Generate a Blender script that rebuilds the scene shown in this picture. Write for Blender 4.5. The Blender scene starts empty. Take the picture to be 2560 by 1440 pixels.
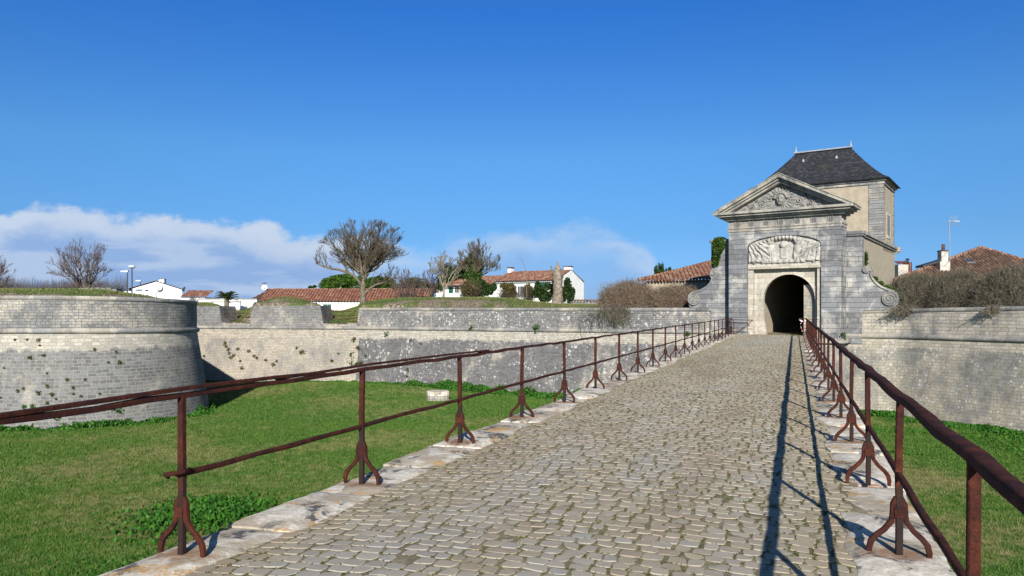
import bpy, bmesh, math, random
import numpy as np
from mathutils import Vector, Matrix
R = math.radians
S = bpy.context.scene
C = bpy.context.scene.collection

# ---------------------------------------------------------------- camera, world, sun, exposure
CAMZ = 1.6
F = 1900.0                      # focal length in pixels of a 2560 px wide picture
cd = bpy.data.cameras.new('camera'); cam = bpy.data.objects.new('camera', cd); C.objects.link(cam)
cam.location = (0, 0, CAMZ); cam.rotation_euler = (R(90), 0, 0)
cd.sensor_width = 36; cd.lens = 36 * F / 2560; cd.shift_y = 60 / 2560
cd.clip_start = 0.05; cd.clip_end = 6000
S.camera = cam
SUN_EL, SUN_AZ = 24.5, 0.0      # elevation; azimuth of travel from +Y towards +X
sl = bpy.data.lights.new('sun', 'SUN'); sl.energy = 4.0; sl.angle = R(0.5); sl.color = (1.0, 0.95, 0.87)
so = bpy.data.objects.new('sun', sl); C.objects.link(so)
sd = Vector((math.sin(R(SUN_AZ)) * math.cos(R(SUN_EL)), math.cos(R(SUN_AZ)) * math.cos(R(SUN_EL)), -math.sin(R(SUN_EL))))
so.rotation_euler = sd.to_track_quat('-Z', 'Y').to_euler(); so.location = (0, -20, 30)
S.view_settings.view_transform = 'Standard'; S.view_settings.look = 'None'
S.view_settings.exposure = 0.8; S.view_settings.gamma = 1.0


class NT:
    """small helper that writes shader nodes"""
    def __init__(s, tree):
        s.t = tree; s.t.nodes.clear()
    def n(s, typ, **kw):
        nd = s.t.nodes.new(typ)
        ins = kw.pop('ins', {})
        for k, v in kw.items(): setattr(nd, k, v)
        for k, v in ins.items():
            sock = nd.inputs[k]
            if hasattr(v, 'is_output') or isinstance(v, bpy.types.NodeSocket): s.t.links.new(v, sock)
            else: sock.default_value = v
        return nd
    def m(s, op, a, b=0.0, c=None, clamp=False):
        nd = s.t.nodes.new('ShaderNodeMath'); nd.operation = op; nd.use_clamp = clamp
        for i, v in enumerate((a, b) if c is None else (a, b, c)):
            if isinstance(v, bpy.types.NodeSocket): s.t.links.new(v, nd.inputs[i])
            else: nd.inputs[i].default_value = v
        return nd.outputs[0]
    def ss(s, x, lo, hi, a=0.0, b=1.0):
        nd = s.n('ShaderNodeMapRange', interpolation_type='SMOOTHSTEP')
        for i, v in enumerate((x, lo, hi, a, b)):
            if isinstance(v, bpy.types.NodeSocket): s.t.links.new(v, nd.inputs[i])
            else: nd.inputs[i].default_value = v
        return nd.outputs[0]
    def mix(s, fac, a, b, mode='MIX'):
        nd = s.t.nodes.new('ShaderNodeMix'); nd.data_type = 'RGBA'; nd.blend_type = mode
        for i, v in ((0, fac), (6, a), (7, b)):
            if isinstance(v, bpy.types.NodeSocket): s.t.links.new(v, nd.inputs[i])
            elif i == 0: nd.inputs[0].default_value = v
            else: nd.inputs[i].default_value = tuple(v) + (1,) if len(v) == 3 else v
        return nd.outputs[2]
    def ramp(s, x, stops, interp='LINEAR'):
        nd = s.t.nodes.new('ShaderNodeValToRGB'); s.t.links.new(x, nd.inputs[0]); nd.color_ramp.interpolation = interp
        el = nd.color_ramp.elements
        while len(el) < len(stops): el.new(0.5)
        for e, (p, c) in zip(el, stops): e.position = p; e.color = tuple(c) + (1,)
        return nd.outputs[0]
    def noise(s, vec, scale, detail=4, rough=0.55, dist=0.0, col=False):
        nd = s.n('ShaderNodeTexNoise', ins={'Scale': scale, 'Detail': detail, 'Roughness': rough, 'Distortion': dist})
        if vec is not None: s.t.links.new(vec, nd.inputs['Vector'])
        return nd.outputs['Color' if col else 'Fac']
    def mapping(s, vec, scale=(1, 1, 1), loc=(0, 0, 0)):
        nd = s.n('ShaderNodeMapping', ins={'Scale': scale, 'Location': loc}); s.t.links.new(vec, nd.inputs['Vector'])
        return nd.outputs[0]
    def link(s, a, b): s.t.links.new(a, b)


# world: Nishita sky, low cloud bank laid out by real direction (azimuth / elevation)
w = bpy.data.worlds.new('World'); S.world = w; w.use_nodes = True
t = NT(w.node_tree)
sky = t.n('ShaderNodeTexSky', sky_type='NISHITA', sun_disc=False, sun_elevation=R(SUN_EL), sun_rotation=R(180 + SUN_AZ),
          altitude=0, air_density=1.0, dust_density=0.35, ozone_density=3.0)
geo = t.n('ShaderNodeTexCoord').outputs['Generated']
sx = t.n('ShaderNodeSeparateXYZ'); t.link(geo, sx.inputs[0])
yy = t.m('MAXIMUM', sx.outputs[1], 0.05)
az = t.m('DIVIDE', sx.outputs[0], yy); el = t.m('DIVIDE', sx.outputs[2], yy)
cv = t.n('ShaderNodeCombineXYZ'); t.link(az, cv.inputs[0]); t.link(el, cv.inputs[1])
azn = t.m('MULTIPLY_ADD', az, 0.5, 0.5)
fc = t.n('ShaderNodeFloatCurve'); t.link(azn, fc.inputs['Value'])
pts = [(0.0, .60), (.162, .60), (.195, .68), (.235, .62), (.30, .60), (.36, .50), (.40, .445), (.425, .42), (.44, .41), (.46, .48), (.50, .53), (.545, .55), (.575, .47), (.595, .33), (.625, .0), (1, 0)]
cu = fc.mapping.curves[0]
while len(cu.points) < len(pts): cu.points.new(0.5, 0.5)
for p, (a, b) in zip(cu.points, pts): p.location = (a, b); p.handle_type = 'AUTO_CLAMPED'
fc.mapping.update()
top = t.m('MULTIPLY', fc.outputs[0], 0.22)
nA = t.noise(t.mapping(cv.outputs[0], (1, 1.5, 1)), 13, 7, 0.58)
nB = t.noise(t.mapping(cv.outputs[0], (1, 5.0, 1), (3, 1, 0)), 5, 5, 0.55, 0.3)
edge = t.m('ADD', top, t.m('MULTIPLY', t.m('SUBTRACT', nA, 0.5), 0.085))
d = t.m('SUBTRACT', edge, el)
puff = t.ss(d, 0.0, t.ss(az, -0.24, -0.10, 0.016, 0.030))
rightthin = t.ss(az, -0.24, -0.10, 1.0, 0.62)
under = t.ss(el, 0.0, 0.02, 0.75, 1.0)
brk = t.m('MAXIMUM', t.ss(nB, 0.36, 0.55, 0.65, 1.0), t.ss(az, -0.24, -0.12, 1.0, 0.0)); dens = t.m('MULTIPLY', t.m('MULTIPLY', t.m('MULTIPLY', puff, rightthin), under), brk)
band = t.ss(nB, 0.42, 0.60)
low = t.ss(d, 0.022, 0.060)           # how far under the cloud top
bright = t.m('MULTIPLY', t.m('SUBTRACT', 1.0, t.m('MULTIPLY', low, 0.85)), t.ss(nA, 0.25, 0.6, 0.75, 1.0))
bright = t.m('MAXIMUM', bright, t.m('MULTIPLY', band, 0.62))
ccol = t.mix(bright, (0.135, 0.235, 0.425), (0.325, 0.385, 0.48))
wisp = t.m('MULTIPLY', t.ss(t.noise(t.mapping(cv.outputs[0], (1, 3, 1), (8, 2, 0)), 4, 6, 0.6), 0.60, 0.80), t.ss(el, 0.05, 0.2, 0.10, 0.0))
dens = t.m('MAXIMUM', dens, wisp)
fwd = t.m('GREATER_THAN', sx.outputs[1], 0.1)
dens = t.m('MULTIPLY', dens, fwd, clamp=True)
tint = t.ramp(sx.outputs[2], [(0.0, (.21, .36, .78)), (.10, (.20, .365, .60)), (.20, (.230, .45, .66)), (.37, (.118, .385, .76)), (.62, (.30, .34, .38))])
skc = t.mix(1.0, sky.outputs[0], tint, 'MULTIPLY')
b1 = t.n('ShaderNodeBackground', ins={'Strength': 0.10}); t.link(skc, b1.inputs[0])
b2 = t.n('ShaderNodeBackground', ins={'Strength': 1.0}); t.link(ccol, b2.inputs[0])
mx = t.n('ShaderNodeMixShader'); t.link(dens, mx.inputs[0]); t.link(b1.outputs[0], mx.inputs[1]); t.link(b2.outputs[0], mx.inputs[2])
wo = t.n('ShaderNodeOutputWorld'); t.link(mx.outputs[0], wo.inputs[0])

# ---------------------------------------------------------------- helpers
ORG = {}                         # world position of every object's origin


def W(x, y, Y):
    """place on the ray through a picture position at the real distance Y"""
    return Vector(((x - 1280) / F * Y, Y, CAMZ + (780 - y) / F * Y))


def tag(o, label=None, cat=None, group=None, kind=None):
    for k, v in (('label', label), ('category', cat), ('group', group), ('kind', kind)):
        if v: o[k] = v
    return o


def empty(name, loc, label=None, cat=None, group=None, kind=None):
    o = bpy.data.objects.new(name, None); C.objects.link(o); o.location = loc; o.empty_display_size = 0.3
    ORG[o] = Vector(loc)
    return tag(o, label, cat, group, kind)


def link_mesh(name, me, mat, parent, org):
    o = bpy.data.objects.new(name, me); C.objects.link(o)
    me.materials.append(mat)
    if parent is not None:
        o.parent = parent; o.location = org - ORG[parent]
    else: o.location = org
    ORG[o] = org
    return o


def mesh_np(name, V, Fq, mat, parent=None, col=None, smooth=False, org=None, uv=None):
    V = np.asarray(V, dtype=np.float64); Fq = np.asarray(Fq, dtype=np.int32)
    if org is None:
        org = ORG[parent] if parent is not None else Vector((float(V[:, 0].mean()), float(V[:, 1].mean()), float(V[:, 2].min())))
    V = V - np.array(org); smooth_f = smooth if isinstance(smooth, np.ndarray) else None
    k = Fq.shape[1]; me = bpy.data.meshes.new(name)
    me.vertices.add(len(V)); me.vertices.foreach_set('co', V.astype(np.float32).ravel())
    me.loops.add(Fq.size); me.loops.foreach_set('vertex_index', Fq.ravel())
    me.polygons.add(len(Fq)); me.polygons.foreach_set('loop_start', np.arange(0, Fq.size, k, dtype=np.int32))
    try: me.polygons.foreach_set('loop_total', np.full(len(Fq), k, dtype=np.int32))
    except Exception: pass
    if smooth_f is not None: me.polygons.foreach_set('use_smooth', smooth_f)
    elif smooth: me.polygons.foreach_set('use_smooth', np.ones(len(Fq), dtype=bool))
    me.update(calc_edges=True)
    if uv is not None:
        l = me.uv_layers.new(name='UVMap'); l.data.foreach_set('uv', np.asarray(uv, np.float32)[Fq.ravel()].ravel())
    if col is not None:
        a = me.color_attributes.new('Col', 'FLOAT_COLOR', 'POINT')
        cc = np.ones((len(V), 4), np.float32); cc[:, :3] = np.asarray(col).reshape(len(V), -1)[:, :3]
        a.data.foreach_set('color', cc.ravel())
    return link_mesh(name, me, mat, parent, org)


class MB:
    def __init__(s): s.v = []; s.f = []
    def add(s, vs, fs):
        k = len(s.v); s.v += [tuple(p) for p in vs]; s.f += [[i + k for i in q] for q in fs]
    def hexa(s, p):              # 8 corners: bottom 4 ccw, top 4 ccw
        s.add(p, [(3, 2, 1, 0), (4, 5, 6, 7), (0, 1, 5, 4), (1, 2, 6, 5), (2, 3, 7, 6), (3, 0, 4, 7)])
    def box(s, x0, x1, y0, y1, z0, z1, T=lambda a, b, c: (a, b, c)):
        s.hexa([T(x0, y0, z0), T(x1, y0, z0), T(x1, y1, z0), T(x0, y1, z0), T(x0, y0, z1), T(x1, y0, z1), T(x1, y1, z1), T(x0, y1, z1)])
    def prism(s, poly, w0, w1, T):   # poly in (u,z); extruded from w0 (front) to w1 (back)
        n = len(poly)
        vs = [T(u, w0, z) for u, z in poly] + [T(u, w1, z) for u, z in poly]
        s.add(vs, [tuple(range(n)), tuple(range(2 * n - 1, n - 1, -1))] + [(i, i + n, (i + 1) % n + n, (i + 1) % n) for i in range(n)])
    def sweep(s, pts, a, b, up=(0, 0, 1), close=True, jit=0.0, rng=random):
        """rectangular bar along pts; a wide, b high"""
        P = [Vector(p) for p in pts]; up = Vector(up); ring = []
        for i, p in enumerate(P):
            tn = (P[min(i + 1, len(P) - 1)] - P[max(i - 1, 0)]).normalized()
            sd_ = tn.cross(up); sd_ = sd_.normalized() if sd_.length > 1e-4 else Vector((1, 0, 0))
            u2 = sd_.cross(tn).normalized()
            aa = (a[i] if isinstance(a, (list, tuple)) else a) / 2 * (1 + rng.uniform(-jit, jit))
            bb = (b[i] if isinstance(b, (list, tuple)) else b) / 2 * (1 + rng.uniform(-jit, jit))
            c = 0.72
            ring.append([p + sd_ * x * aa + u2 * y * bb for x, y in ((-1, -c), (-c, -1), (c, -1), (1, -c), (1, c), (c, 1), (-c, 1), (-1, c))])
        k = len(ring); vs = [q for r_ in ring for q in r_]; fs = []
        for i in range(k - 1):
            for j in range(8): fs.append((i * 8 + j, i * 8 + (j + 1) % 8, (i + 1) * 8 + (j + 1) % 8, (i + 1) * 8 + j))
        fs.append(tuple(range(7, -1, -1))); fs.append(tuple((k - 1) * 8 + j for j in range(8)))
        s.add(vs, fs)
    def tube(s, pts, rad, n=8):
        P = [Vector(p) for p in pts]; vs = []; fs = []
        ref = Vector((0.3, 0.2, 1)).normalized(); prev = None
        for i, p in enumerate(P):
            tn = (P[min(i + 1, len(P) - 1)] - P[max(i - 1, 0)]).normalized()
            sd_ = tn.cross(ref) if prev is None else (prev - tn * prev.dot(tn))
            if sd_.length < 1e-4: sd_ = tn.cross(Vector((1, 0, 0)))
            sd_.normalize(); prev = sd_; u2 = sd_.cross(tn)
            r_ = rad[i] if isinstance(rad, (list, tuple)) else rad
            vs += [p + (sd_ * math.cos(6.28318 * j / n) + u2 * math.sin(6.28318 * j / n)) * r_ for j in range(n)]
        for i in range(len(P) - 1):
            for j in range(n): fs.append((i * n + j, i * n + (j + 1) % n, (i + 1) * n + (j + 1) % n, (i + 1) * n + j))
        fs.append(tuple(range(n - 1, -1, -1))); fs.append(tuple((len(P) - 1) * n + j for j in range(n)))
        s.add(vs, fs)
    def build(s, name, mat, parent=None, smooth=False, frame=None, org=None, autosmooth=None):
        """frame = (e, n): horizontal axes used to lay metre UVs on every face"""
        V = np.array(s.v)
        if org is None: org = ORG[parent] if parent is not None else Vector((float(V[:, 0].mean()), float(V[:, 1].mean()), float(V[:, 2].min())))
        me = bpy.data.meshes.new(name)
        me.from_pydata([tuple(p) for p in (V - np.array(org))], [], s.f); me.update()
        bm = bmesh.new(); bm.from_mesh(me); bmesh.ops.recalc_face_normals(bm, faces=bm.faces); bm.to_mesh(me); bm.free()
        e, nn = frame or (Vector((1, 0, 0)), Vector((0, 1, 0)))
        l = me.uv_layers.new(name='UVMap'); arr = np.zeros((len(me.loops), 2), np.float32)
        for p in me.polygons:
            no = p.normal; ce, cn, cz = abs(no.dot(e)), abs(no.dot(nn)), abs(no.z)
            for li in p.loop_indices:
                q = me.vertices[me.loops[li].vertex_index].co + org
                if cz > max(ce, cn) * 1.2: arr[li] = (q.dot(e), q.dot(nn))
                elif cn >= ce: arr[li] = (q.dot(e), q.z)
                else: arr[li] = (q.dot(nn), q.z)
        l.data.foreach_set('uv', arr.ravel())
        if smooth:
            me.polygons.foreach_set('use_smooth', np.ones(len(me.polygons), dtype=bool))
            if autosmooth: me.set_sharp_from_angle(angle=R(autosmooth))
        return link_mesh(name, me, mat, parent, org)


def vnoise(x, y, seed=0):
    """smooth value noise on numpy arrays, about -1..1"""
    xi = np.floor(x).astype(np.int64); yi = np.floor(y).astype(np.int64); xf = x - xi; yf = y - yi
    def h(a, b):
        k = (a * 374761393 + b * 668265263 + seed * 1442695041) & 0xffffffff
        k = ((k ^ (k >> 13)) * 1274126177) & 0xffffffff
        return ((k ^ (k >> 16)) & 0xffff) / 32767.5 - 1
    u = xf * xf * (3 - 2 * xf); v = yf * yf * (3 - 2 * yf)
    return (h(xi, yi) * (1 - u) + h(xi + 1, yi) * u) * (1 - v) + (h(xi, yi + 1) * (1 - u) + h(xi + 1, yi + 1) * u) * v


def fbm(x, y, seed=0, o=4):
    r_ = 0; a = 1.0
    for i in range(o): r_ = r_ + a * vnoise(x * 2 ** i, y * 2 ** i, seed + i); a *= 0.5
    return r_ / 1.9


def edge_tubes(P0, P1, R0, R1, n=4):
    P0 = np.asarray(P0, float); P1 = np.asarray(P1, float); R0 = np.asarray(R0, float); R1 = np.asarray(R1, float)
    D = P1 - P0; L = np.linalg.norm(D, axis=1, keepdims=True) + 1e-9; D = D / L
    ref = np.where(np.abs(D[:, 2:3]) > 0.9, np.array([[1.0, 0, 0]]), np.array([[0, 0, 1.0]]))
    A = np.cross(D, ref); A /= np.linalg.norm(A, axis=1, keepdims=True) + 1e-9; B = np.cross(A, D)
    th = np.arange(n) * 2 * np.pi / n
    ring = np.cos(th)[None, :, None] * A[:, None, :] + np.sin(th)[None, :, None] * B[:, None, :]
    V = np.concatenate([P0[:, None, :] + ring * R0[:, None, None], P1[:, None, :] + ring * R1[:, None, None]], axis=1)
    m = len(P0); base = (np.arange(m) * 2 * n)[:, None, None]
    q = np.array([(j, (j + 1) % n, (j + 1) % n + n, j + n) for j in range(n)])
    return V.reshape(-1, 3), (q[None] + base).reshape(-1, 4)


def leaf_quads(Cn, size, rng, elong=1.6, nrm=None, up=0.0):
    """one small pointed leaf (a folded quad) at each centre"""
    m = len(Cn); a = rng.normal(size=(m, 3)); a[:, 2] += up
    a /= np.linalg.norm(a, axis=1, keepdims=True)
    b = rng.normal(size=(m, 3)); b -= a * (a * b).sum(1, keepdims=True); b /= np.linalg.norm(b, axis=1, keepdims=True)
    s_ = (np.asarray(size) * rng.uniform(0.6, 1.3, m))[:, None]
    n_ = np.cross(a, b)
    V = np.stack([Cn - a * s_ * elong * .5, Cn + b * s_ * .5 + n_ * s_ * .1, Cn + a * s_ * elong * .5, Cn - b * s_ * .5 + n_ * s_ * .1], axis=1)
    return V.reshape(-1, 3), (np.arange(m) * 4)[:, None] + np.array([[0, 1, 2, 3]])


def cat(*vf):
    Vs, Fs, k = [], [], 0
    for V, F_ in vf:
        Vs.append(V); Fs.append(F_ + k); k += len(V)
    return np.concatenate(Vs), np.concatenate(Fs)


def copy_tree(o, loc, parent=None):
    c = o.copy(); C.objects.link(c); c.location = loc
    if parent is not None: c.parent = parent
    ORG[c] = Vector(loc)
    for ch in list(o.children):
        k = ch.copy(); C.objects.link(k); k.parent = c
    return c

# ---------------------------------------------------------------- materials
def new_mat(name):
    m = bpy.data.materials.new(name); m.use_nodes = True; t = NT(m.node_tree)
    out = t.n('ShaderNodeOutputMaterial'); b = t.n('ShaderNodeBsdfPrincipled'); t.link(b.outputs[0], out.inputs[0])
    b.inputs['Roughness'].default_value = 0.9; b.inputs['Specular IOR Level'].default_value = 0.25
    return m, t, b


def bump(t, b, h, strength=0.5, dist=0.02):
    n = t.n('ShaderNodeBump', ins={'Strength': strength, 'Distance': dist}); t.link(h, n.inputs['Height']); t.link(n.outputs[0], b.inputs['Normal'])


def masonry(name, bw=0.34, rh=0.16, clean=(0.42, 0.385, 0.32), grey=(0.165, 0.162, 0.156), gamt=0.55, band=None, spots=0.3, spot_scale=3.0,
            joint=(0.36, 0.33, 0.28), joint_w=0.012, streak=0.25, warp=0.05, bmp=0.5, extra=None, gscale=0.35, jdark=0.0, lighten=0.0, rowvar=0.45):
    m, t, b = new_mat(name)
    uv = t.n('ShaderNodeUVMap').outputs[0]
    pos = t.n('ShaderNodeNewGeometry').outputs['Position']
    px = t.n('ShaderNodeSeparateXYZ'); t.link(pos, px.inputs[0]); z = px.outputs[2]
    wn = t.n('ShaderNodeVectorMath', operation='SUBTRACT'); t.link(t.noise(uv, 1.7, 3, 0.6, col=True), wn.inputs[0]); wn.inputs[1].default_value = (.5, .5, .5)
    wsc = t.n('ShaderNodeVectorMath', operation='SCALE', ins={'Scale': warp}); t.link(wn.outputs[0], wsc.inputs[0])
    wa = t.n('ShaderNodeVectorMath', operation='ADD'); t.link(uv, wa.inputs[0]); t.link(wsc.outputs[0], wa.inputs[1]); w2 = t.n('ShaderNodeVectorMath', operation='SUBTRACT'); t.link(t.noise(uv, 6.5, 3, 0.6, col=True), w2.inputs[0]); w2.inputs[1].default_value = (.5, .5, .5)
    w3 = t.n('ShaderNodeVectorMath', operation='SCALE', ins={'Scale': warp * 0.75}); t.link(w2.outputs[0], w3.inputs[0])
    wb = t.n('ShaderNodeVectorMath', operation='ADD'); t.link(wa.outputs[0], wb.inputs[0]); t.link(w3.outputs[0], wb.inputs[1]); uvw = wb.outputs[0]
    br = t.n('ShaderNodeTexBrick', offset=0.43, squash=0.8, squash_frequency=3,
             ins={'Color1': (0, 0, 0, 1), 'Color2': (1, 1, 1, 1), 'Mortar': (.5, .5, .5, 1), 'Scale': 1.0, 'Mortar Size': joint_w, 'Mortar Smooth': 0.4, 'Brick Width': bw, 'Row Height': rh})
    t.link(uvw, br.inputs['Vector'])
    rnd = br.outputs[0]; mort = br.outputs[1]
    nL = t.noise(uv, gscale, 5, 0.6, 0.4); nM = t.noise(uv, 1.6, 5, 0.65); nF = t.noise(uv, 9, 4, 0.7)
    nS = t.noise(t.mapping(uv, (2.2, 0.16, 1)), 1.0, 4, 0.6)
    rv = t.m('MULTIPLY', t.m('SUBTRACT', rnd, 0.5), 1.0)
    g = t.m('ADD', t.m('MULTIPLY', t.m('SUBTRACT', nL, 0.5), 3.0), gamt)
    g = t.m('ADD', g, t.m('MULTIPLY', t.m('SUBTRACT', nM, 0.5), 1.7))
    g = t.m('ADD', g, t.m('MULTIPLY', t.m('SUBTRACT', nS, 0.5), streak * 4))
    g = t.m('ADD', g, t.m('MULTIPLY', rv, rowvar))
    if band:
        zb, hb = band
        zz = t.m('ADD', z, t.m('MULTIPLY', t.m('SUBTRACT', nS, 0.5), 1.1))
        up_ = t.ss(zz, zb - hb, zb - hb * 0.45); dn = t.ss(z, zb - 0.02, zb + 0.02, 1.0, 0.0)
        g = t.m('SUBTRACT', g, t.m('MULTIPLY', t.m('MULTIPLY', up_, dn), 1.6))
    gm = t.ss(g, 0.15, 0.85)
    cl = t.mix(t.ss(rnd, 0, 1), tuple(c * 0.80 for c in clean), tuple(min(1, c * 1.16) for c in clean))
    cl = t.mix(t.ss(nM, 0.45, 0.75, 0, 0.35), cl, (0.46, 0.37, 0.24))
    gr = t.mix(t.ss(rnd, 0, 1), tuple(c * 0.72 for c in grey), tuple(c * 1.25 for c in grey))
    gr = t.mix(t.ss(nF, 0.45, 0.8, 0, 0.5), gr, tuple(c * 1.7 for c in grey))
    colr = t.mix(gm, cl, gr)
    colr = t.mix(t.ss(t.noise(t.mapping(uv, (1.6, 0.5, 1), (5, 0, 0)), 3.2, 5, 0.7), 0.50, 0.72, 0, 0.45), colr, tuple(min(1, c * 2.1) for c in grey))
    colr = t.mix(t.m('MULTIPLY', mort, 0.85), colr, joint)
    colr = t.mix(t.m('MULTIPLY', t.ss(nF, 0.35, 0.50, 1, 0), 0.40), colr, (0.12, 0.115, 0.11))
    if spots > 0:
        reg = t.noise(uv, 0.55, 5, 0.65)
        for k, (sc_, mx_) in enumerate(((spot_scale, 0.30), (spot_scale * 2.3, 0.48), (spot_scale * 5.5, 0.50))):
            vo = t.n('ShaderNodeTexVoronoi', feature='F1', ins={'Scale': sc_, 'Randomness': 1.0}); t.link(t.mapping(uvw, (1, 1, 1), (k * 3.1, k, 0)), vo.inputs['Vector'])
            vs = t.n('ShaderNodeSeparateColor'); t.link(vo.outputs['Color'], vs.inputs[0])
            rad = t.m('MULTIPLY', t.ss(vs.outputs[0], 0.35, 1.0), t.ss(reg, 0.66 - 0.42 * spots, 0.86 - 0.36 * spots, 0.0, mx_))
            sp = t.ss(t.m('SUBTRACT', rad, t.m('ADD', vo.outputs['Distance'], t.m('MULTIPLY', t.m('SUBTRACT', nF, 0.5), 0.30))), -0.02, 0.06)
            colr = t.mix(t.m('MULTIPLY', sp, (0.8, 0.7, 0.6)[k]), colr, (0.50, 0.49, 0.46))
    if lighten: colr = t.mix(lighten, colr, (0.6, 0.57, 0.5))
    t.link(colr, b.inputs['Base Color'])
    h = t.m('SUBTRACT', t.m('ADD', t.m('MULTIPLY', nF, 0.5), t.m('MULTIPLY', rnd, 0.5)), t.m('MULTIPLY', mort, 1.3))
    bump(t, b, h, bmp, 0.03)
    return m


def simple(name, c1, c2=None, scale=6, rough=0.85, bmp=0.2, detail=5, spec=0.25, lo=0.35, hi=0.65, dist=0.01, metallic=0):
    m, t, b = new_mat(name)
    pos = t.n('ShaderNodeNewGeometry').outputs['Position']
    n1 = t.noise(pos, scale, detail, 0.65)
    c2 = c2 or tuple(x * 0.75 for x in c1)
    t.link(t.mix(t.ss(n1, lo, hi), c1, c2), b.inputs['Base Color'])
    b.inputs['Roughness'].default_value = rough; b.inputs['Specular IOR Level'].default_value = spec; b.inputs['Metallic'].default_value = metallic
    if bmp: bump(t, b, n1, bmp, dist)
    return m


def twig_mat(name, c1, c2, c3):
    m, t, b = new_mat(name); g = t.n('ShaderNodeNewGeometry'); n1 = t.noise(g.outputs['Position'], 0.9, 4, 0.6)
    c = t.mix(t.ss(t.m('ADD', t.m('MULTIPLY', g.outputs['Random Per Island'], 0.6), t.m('MULTIPLY', n1, 0.7)), 0.3, 0.9), c1, c2)
    t.link(t.mix(t.ss(g.outputs['Random Per Island'], 0.86, 0.9), c, c3), b.inputs['Base Color']); return m


def foliage(name, dark, light, scale=1.5, trans=0.25, rough=0.6):
    """leaves: colour varies from clump to clump and leaf to leaf"""
    m = bpy.data.materials.new(name); m.use_nodes = True; t = NT(m.node_tree)
    out = t.n('ShaderNodeOutputMaterial'); g = t.n('ShaderNodeNewGeometry')
    n1 = t.noise(g.outputs['Position'], scale, 4, 0.6)
    f = t.m('ADD', t.m('MULTIPLY', n1, 0.9), t.m('MULTIPLY', g.outputs['Random Per Island'], 0.5))
    col = t.mix(t.ss(f, 0.4, 1.0), dark, light)
    b = t.n('ShaderNodeBsdfPrincipled', ins={'Roughness': rough, 'Specular IOR Level': 0.2}); t.link(col, b.inputs['Base Color'])
    tr = t.n('ShaderNodeBsdfTranslucent'); t.link(t.mix(1.0, col, (1.2, 1.3, 0.5), 'MULTIPLY'), tr.inputs[0])
    mx = t.n('ShaderNodeMixShader', ins={0: trans}); t.link(b.outputs[0], mx.inputs[1]); t.link(tr.outputs[0], mx.inputs[2])
    t.link(mx.outputs[0], out.inputs[0])
    return m


def grass_mat(name, blades=True, dry_=0.0):
    m = bpy.data.materials.new(name); m.use_nodes = True; t = NT(m.node_tree)
    out = t.n('ShaderNodeOutputMaterial'); g = t.n('ShaderNodeNewGeometry'); pos = g.outputs['Position']
    n1 = t.noise(t.mapping(pos, (1, 1, 0)), 0.11, 6, 0.60, 0.25); n2 = t.noise(pos, 2.2, 4, 0.7)
    f = t.m('ADD', t.m('ADD', n1, dry_), t.m('MULTIPLY', t.m('SUBTRACT', n2, 0.5), 0.45))
    lush = t.mix(t.ss(n2, 0.3, 0.7), (0.040, 0.108, 0.015), (0.088, 0.180, 0.030))
    dry = t.mix(t.ss(n2, 0.3, 0.7), (0.125, 0.140, 0.045), (0.260, 0.235, 0.105))
    col = t.mix(t.ss(f, 0.45, 0.66), lush, dry)
    if blades:
        rr = g.outputs['Random Per Island']
        col = t.mix(t.m('MULTIPLY', rr, 0.5), col, (0.15, 0.25, 0.045))
        col = t.mix(t.ss(rr, 0.86, 0.95, 0, 0.5), col, (0.24, 0.22, 0.09))
    b = t.n('ShaderNodeBsdfPrincipled', ins={'Roughness': 0.75, 'Specular IOR Level': 0.12}); t.link(col, b.inputs['Base Color'])
    if blades:
        tr = t.n('ShaderNodeBsdfTranslucent'); t.link(col, tr.inputs[0])
        mx = t.n('ShaderNodeMixShader', ins={0: 0.2}); t.link(b.outputs[0], mx.inputs[1]); t.link(tr.outputs[0], mx.inputs[2]); t.link(mx.outputs[0], out.inputs[0])
    else:
        bump(t, b, t.noise(pos, 14, 4, 0.7), 0.6, 0.05); t.link(b.outputs[0], out.inputs[0])
    return m


def bank_mat():
    """earth rampart: grass with bare stony scree on its steep front"""
    m, t, b = new_mat('rampart_earth')
    g = t.n('ShaderNodeNewGeometry'); pos = g.outputs['Position']
    n1 = t.noise(pos, 0.35, 5, 0.6, 0.5); n2 = t.noise(pos, 3.0, 5, 0.7); n3 = t.noise(pos, 7, 3, 0.7)
    gr = t.mix(t.ss(n2, 0.3, 0.7), (0.050, 0.095, 0.018), (0.115, 0.135, 0.035))
    gr = t.mix(t.ss(n1, 0.42, 0.62, 0, 0.7), gr, (0.145, 0.120, 0.050))
    rock = t.mix(t.ss(n3, 0.44, 0.64), (0.115, 0.080, 0.050), (0.38, 0.33, 0.25))
    nz = t.n('ShaderNodeSeparateXYZ'); t.link(g.outputs['True Normal'], nz.inputs[0])
    at = t.n('ShaderNodeAttribute', attribute_name='Col'); sc = t.n('ShaderNodeSeparateColor'); t.link(at.outputs['Color'], sc.inputs[0])
    scree = t.ss(t.m('ADD', t.m('ADD', sc.outputs[0], t.m('MULTIPLY', t.m('SUBTRACT', n2, 0.5), 0.9)), t.m('MULTIPLY', t.m('SUBTRACT', n1, 0.5), 1.6)), 0.50, 0.66)
    t.link(t.mix(scree, gr, rock), b.inputs['Base Color'])
    bump(t, b, t.m('ADD', n3, n2), 0.8, 0.08)
    return m


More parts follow.
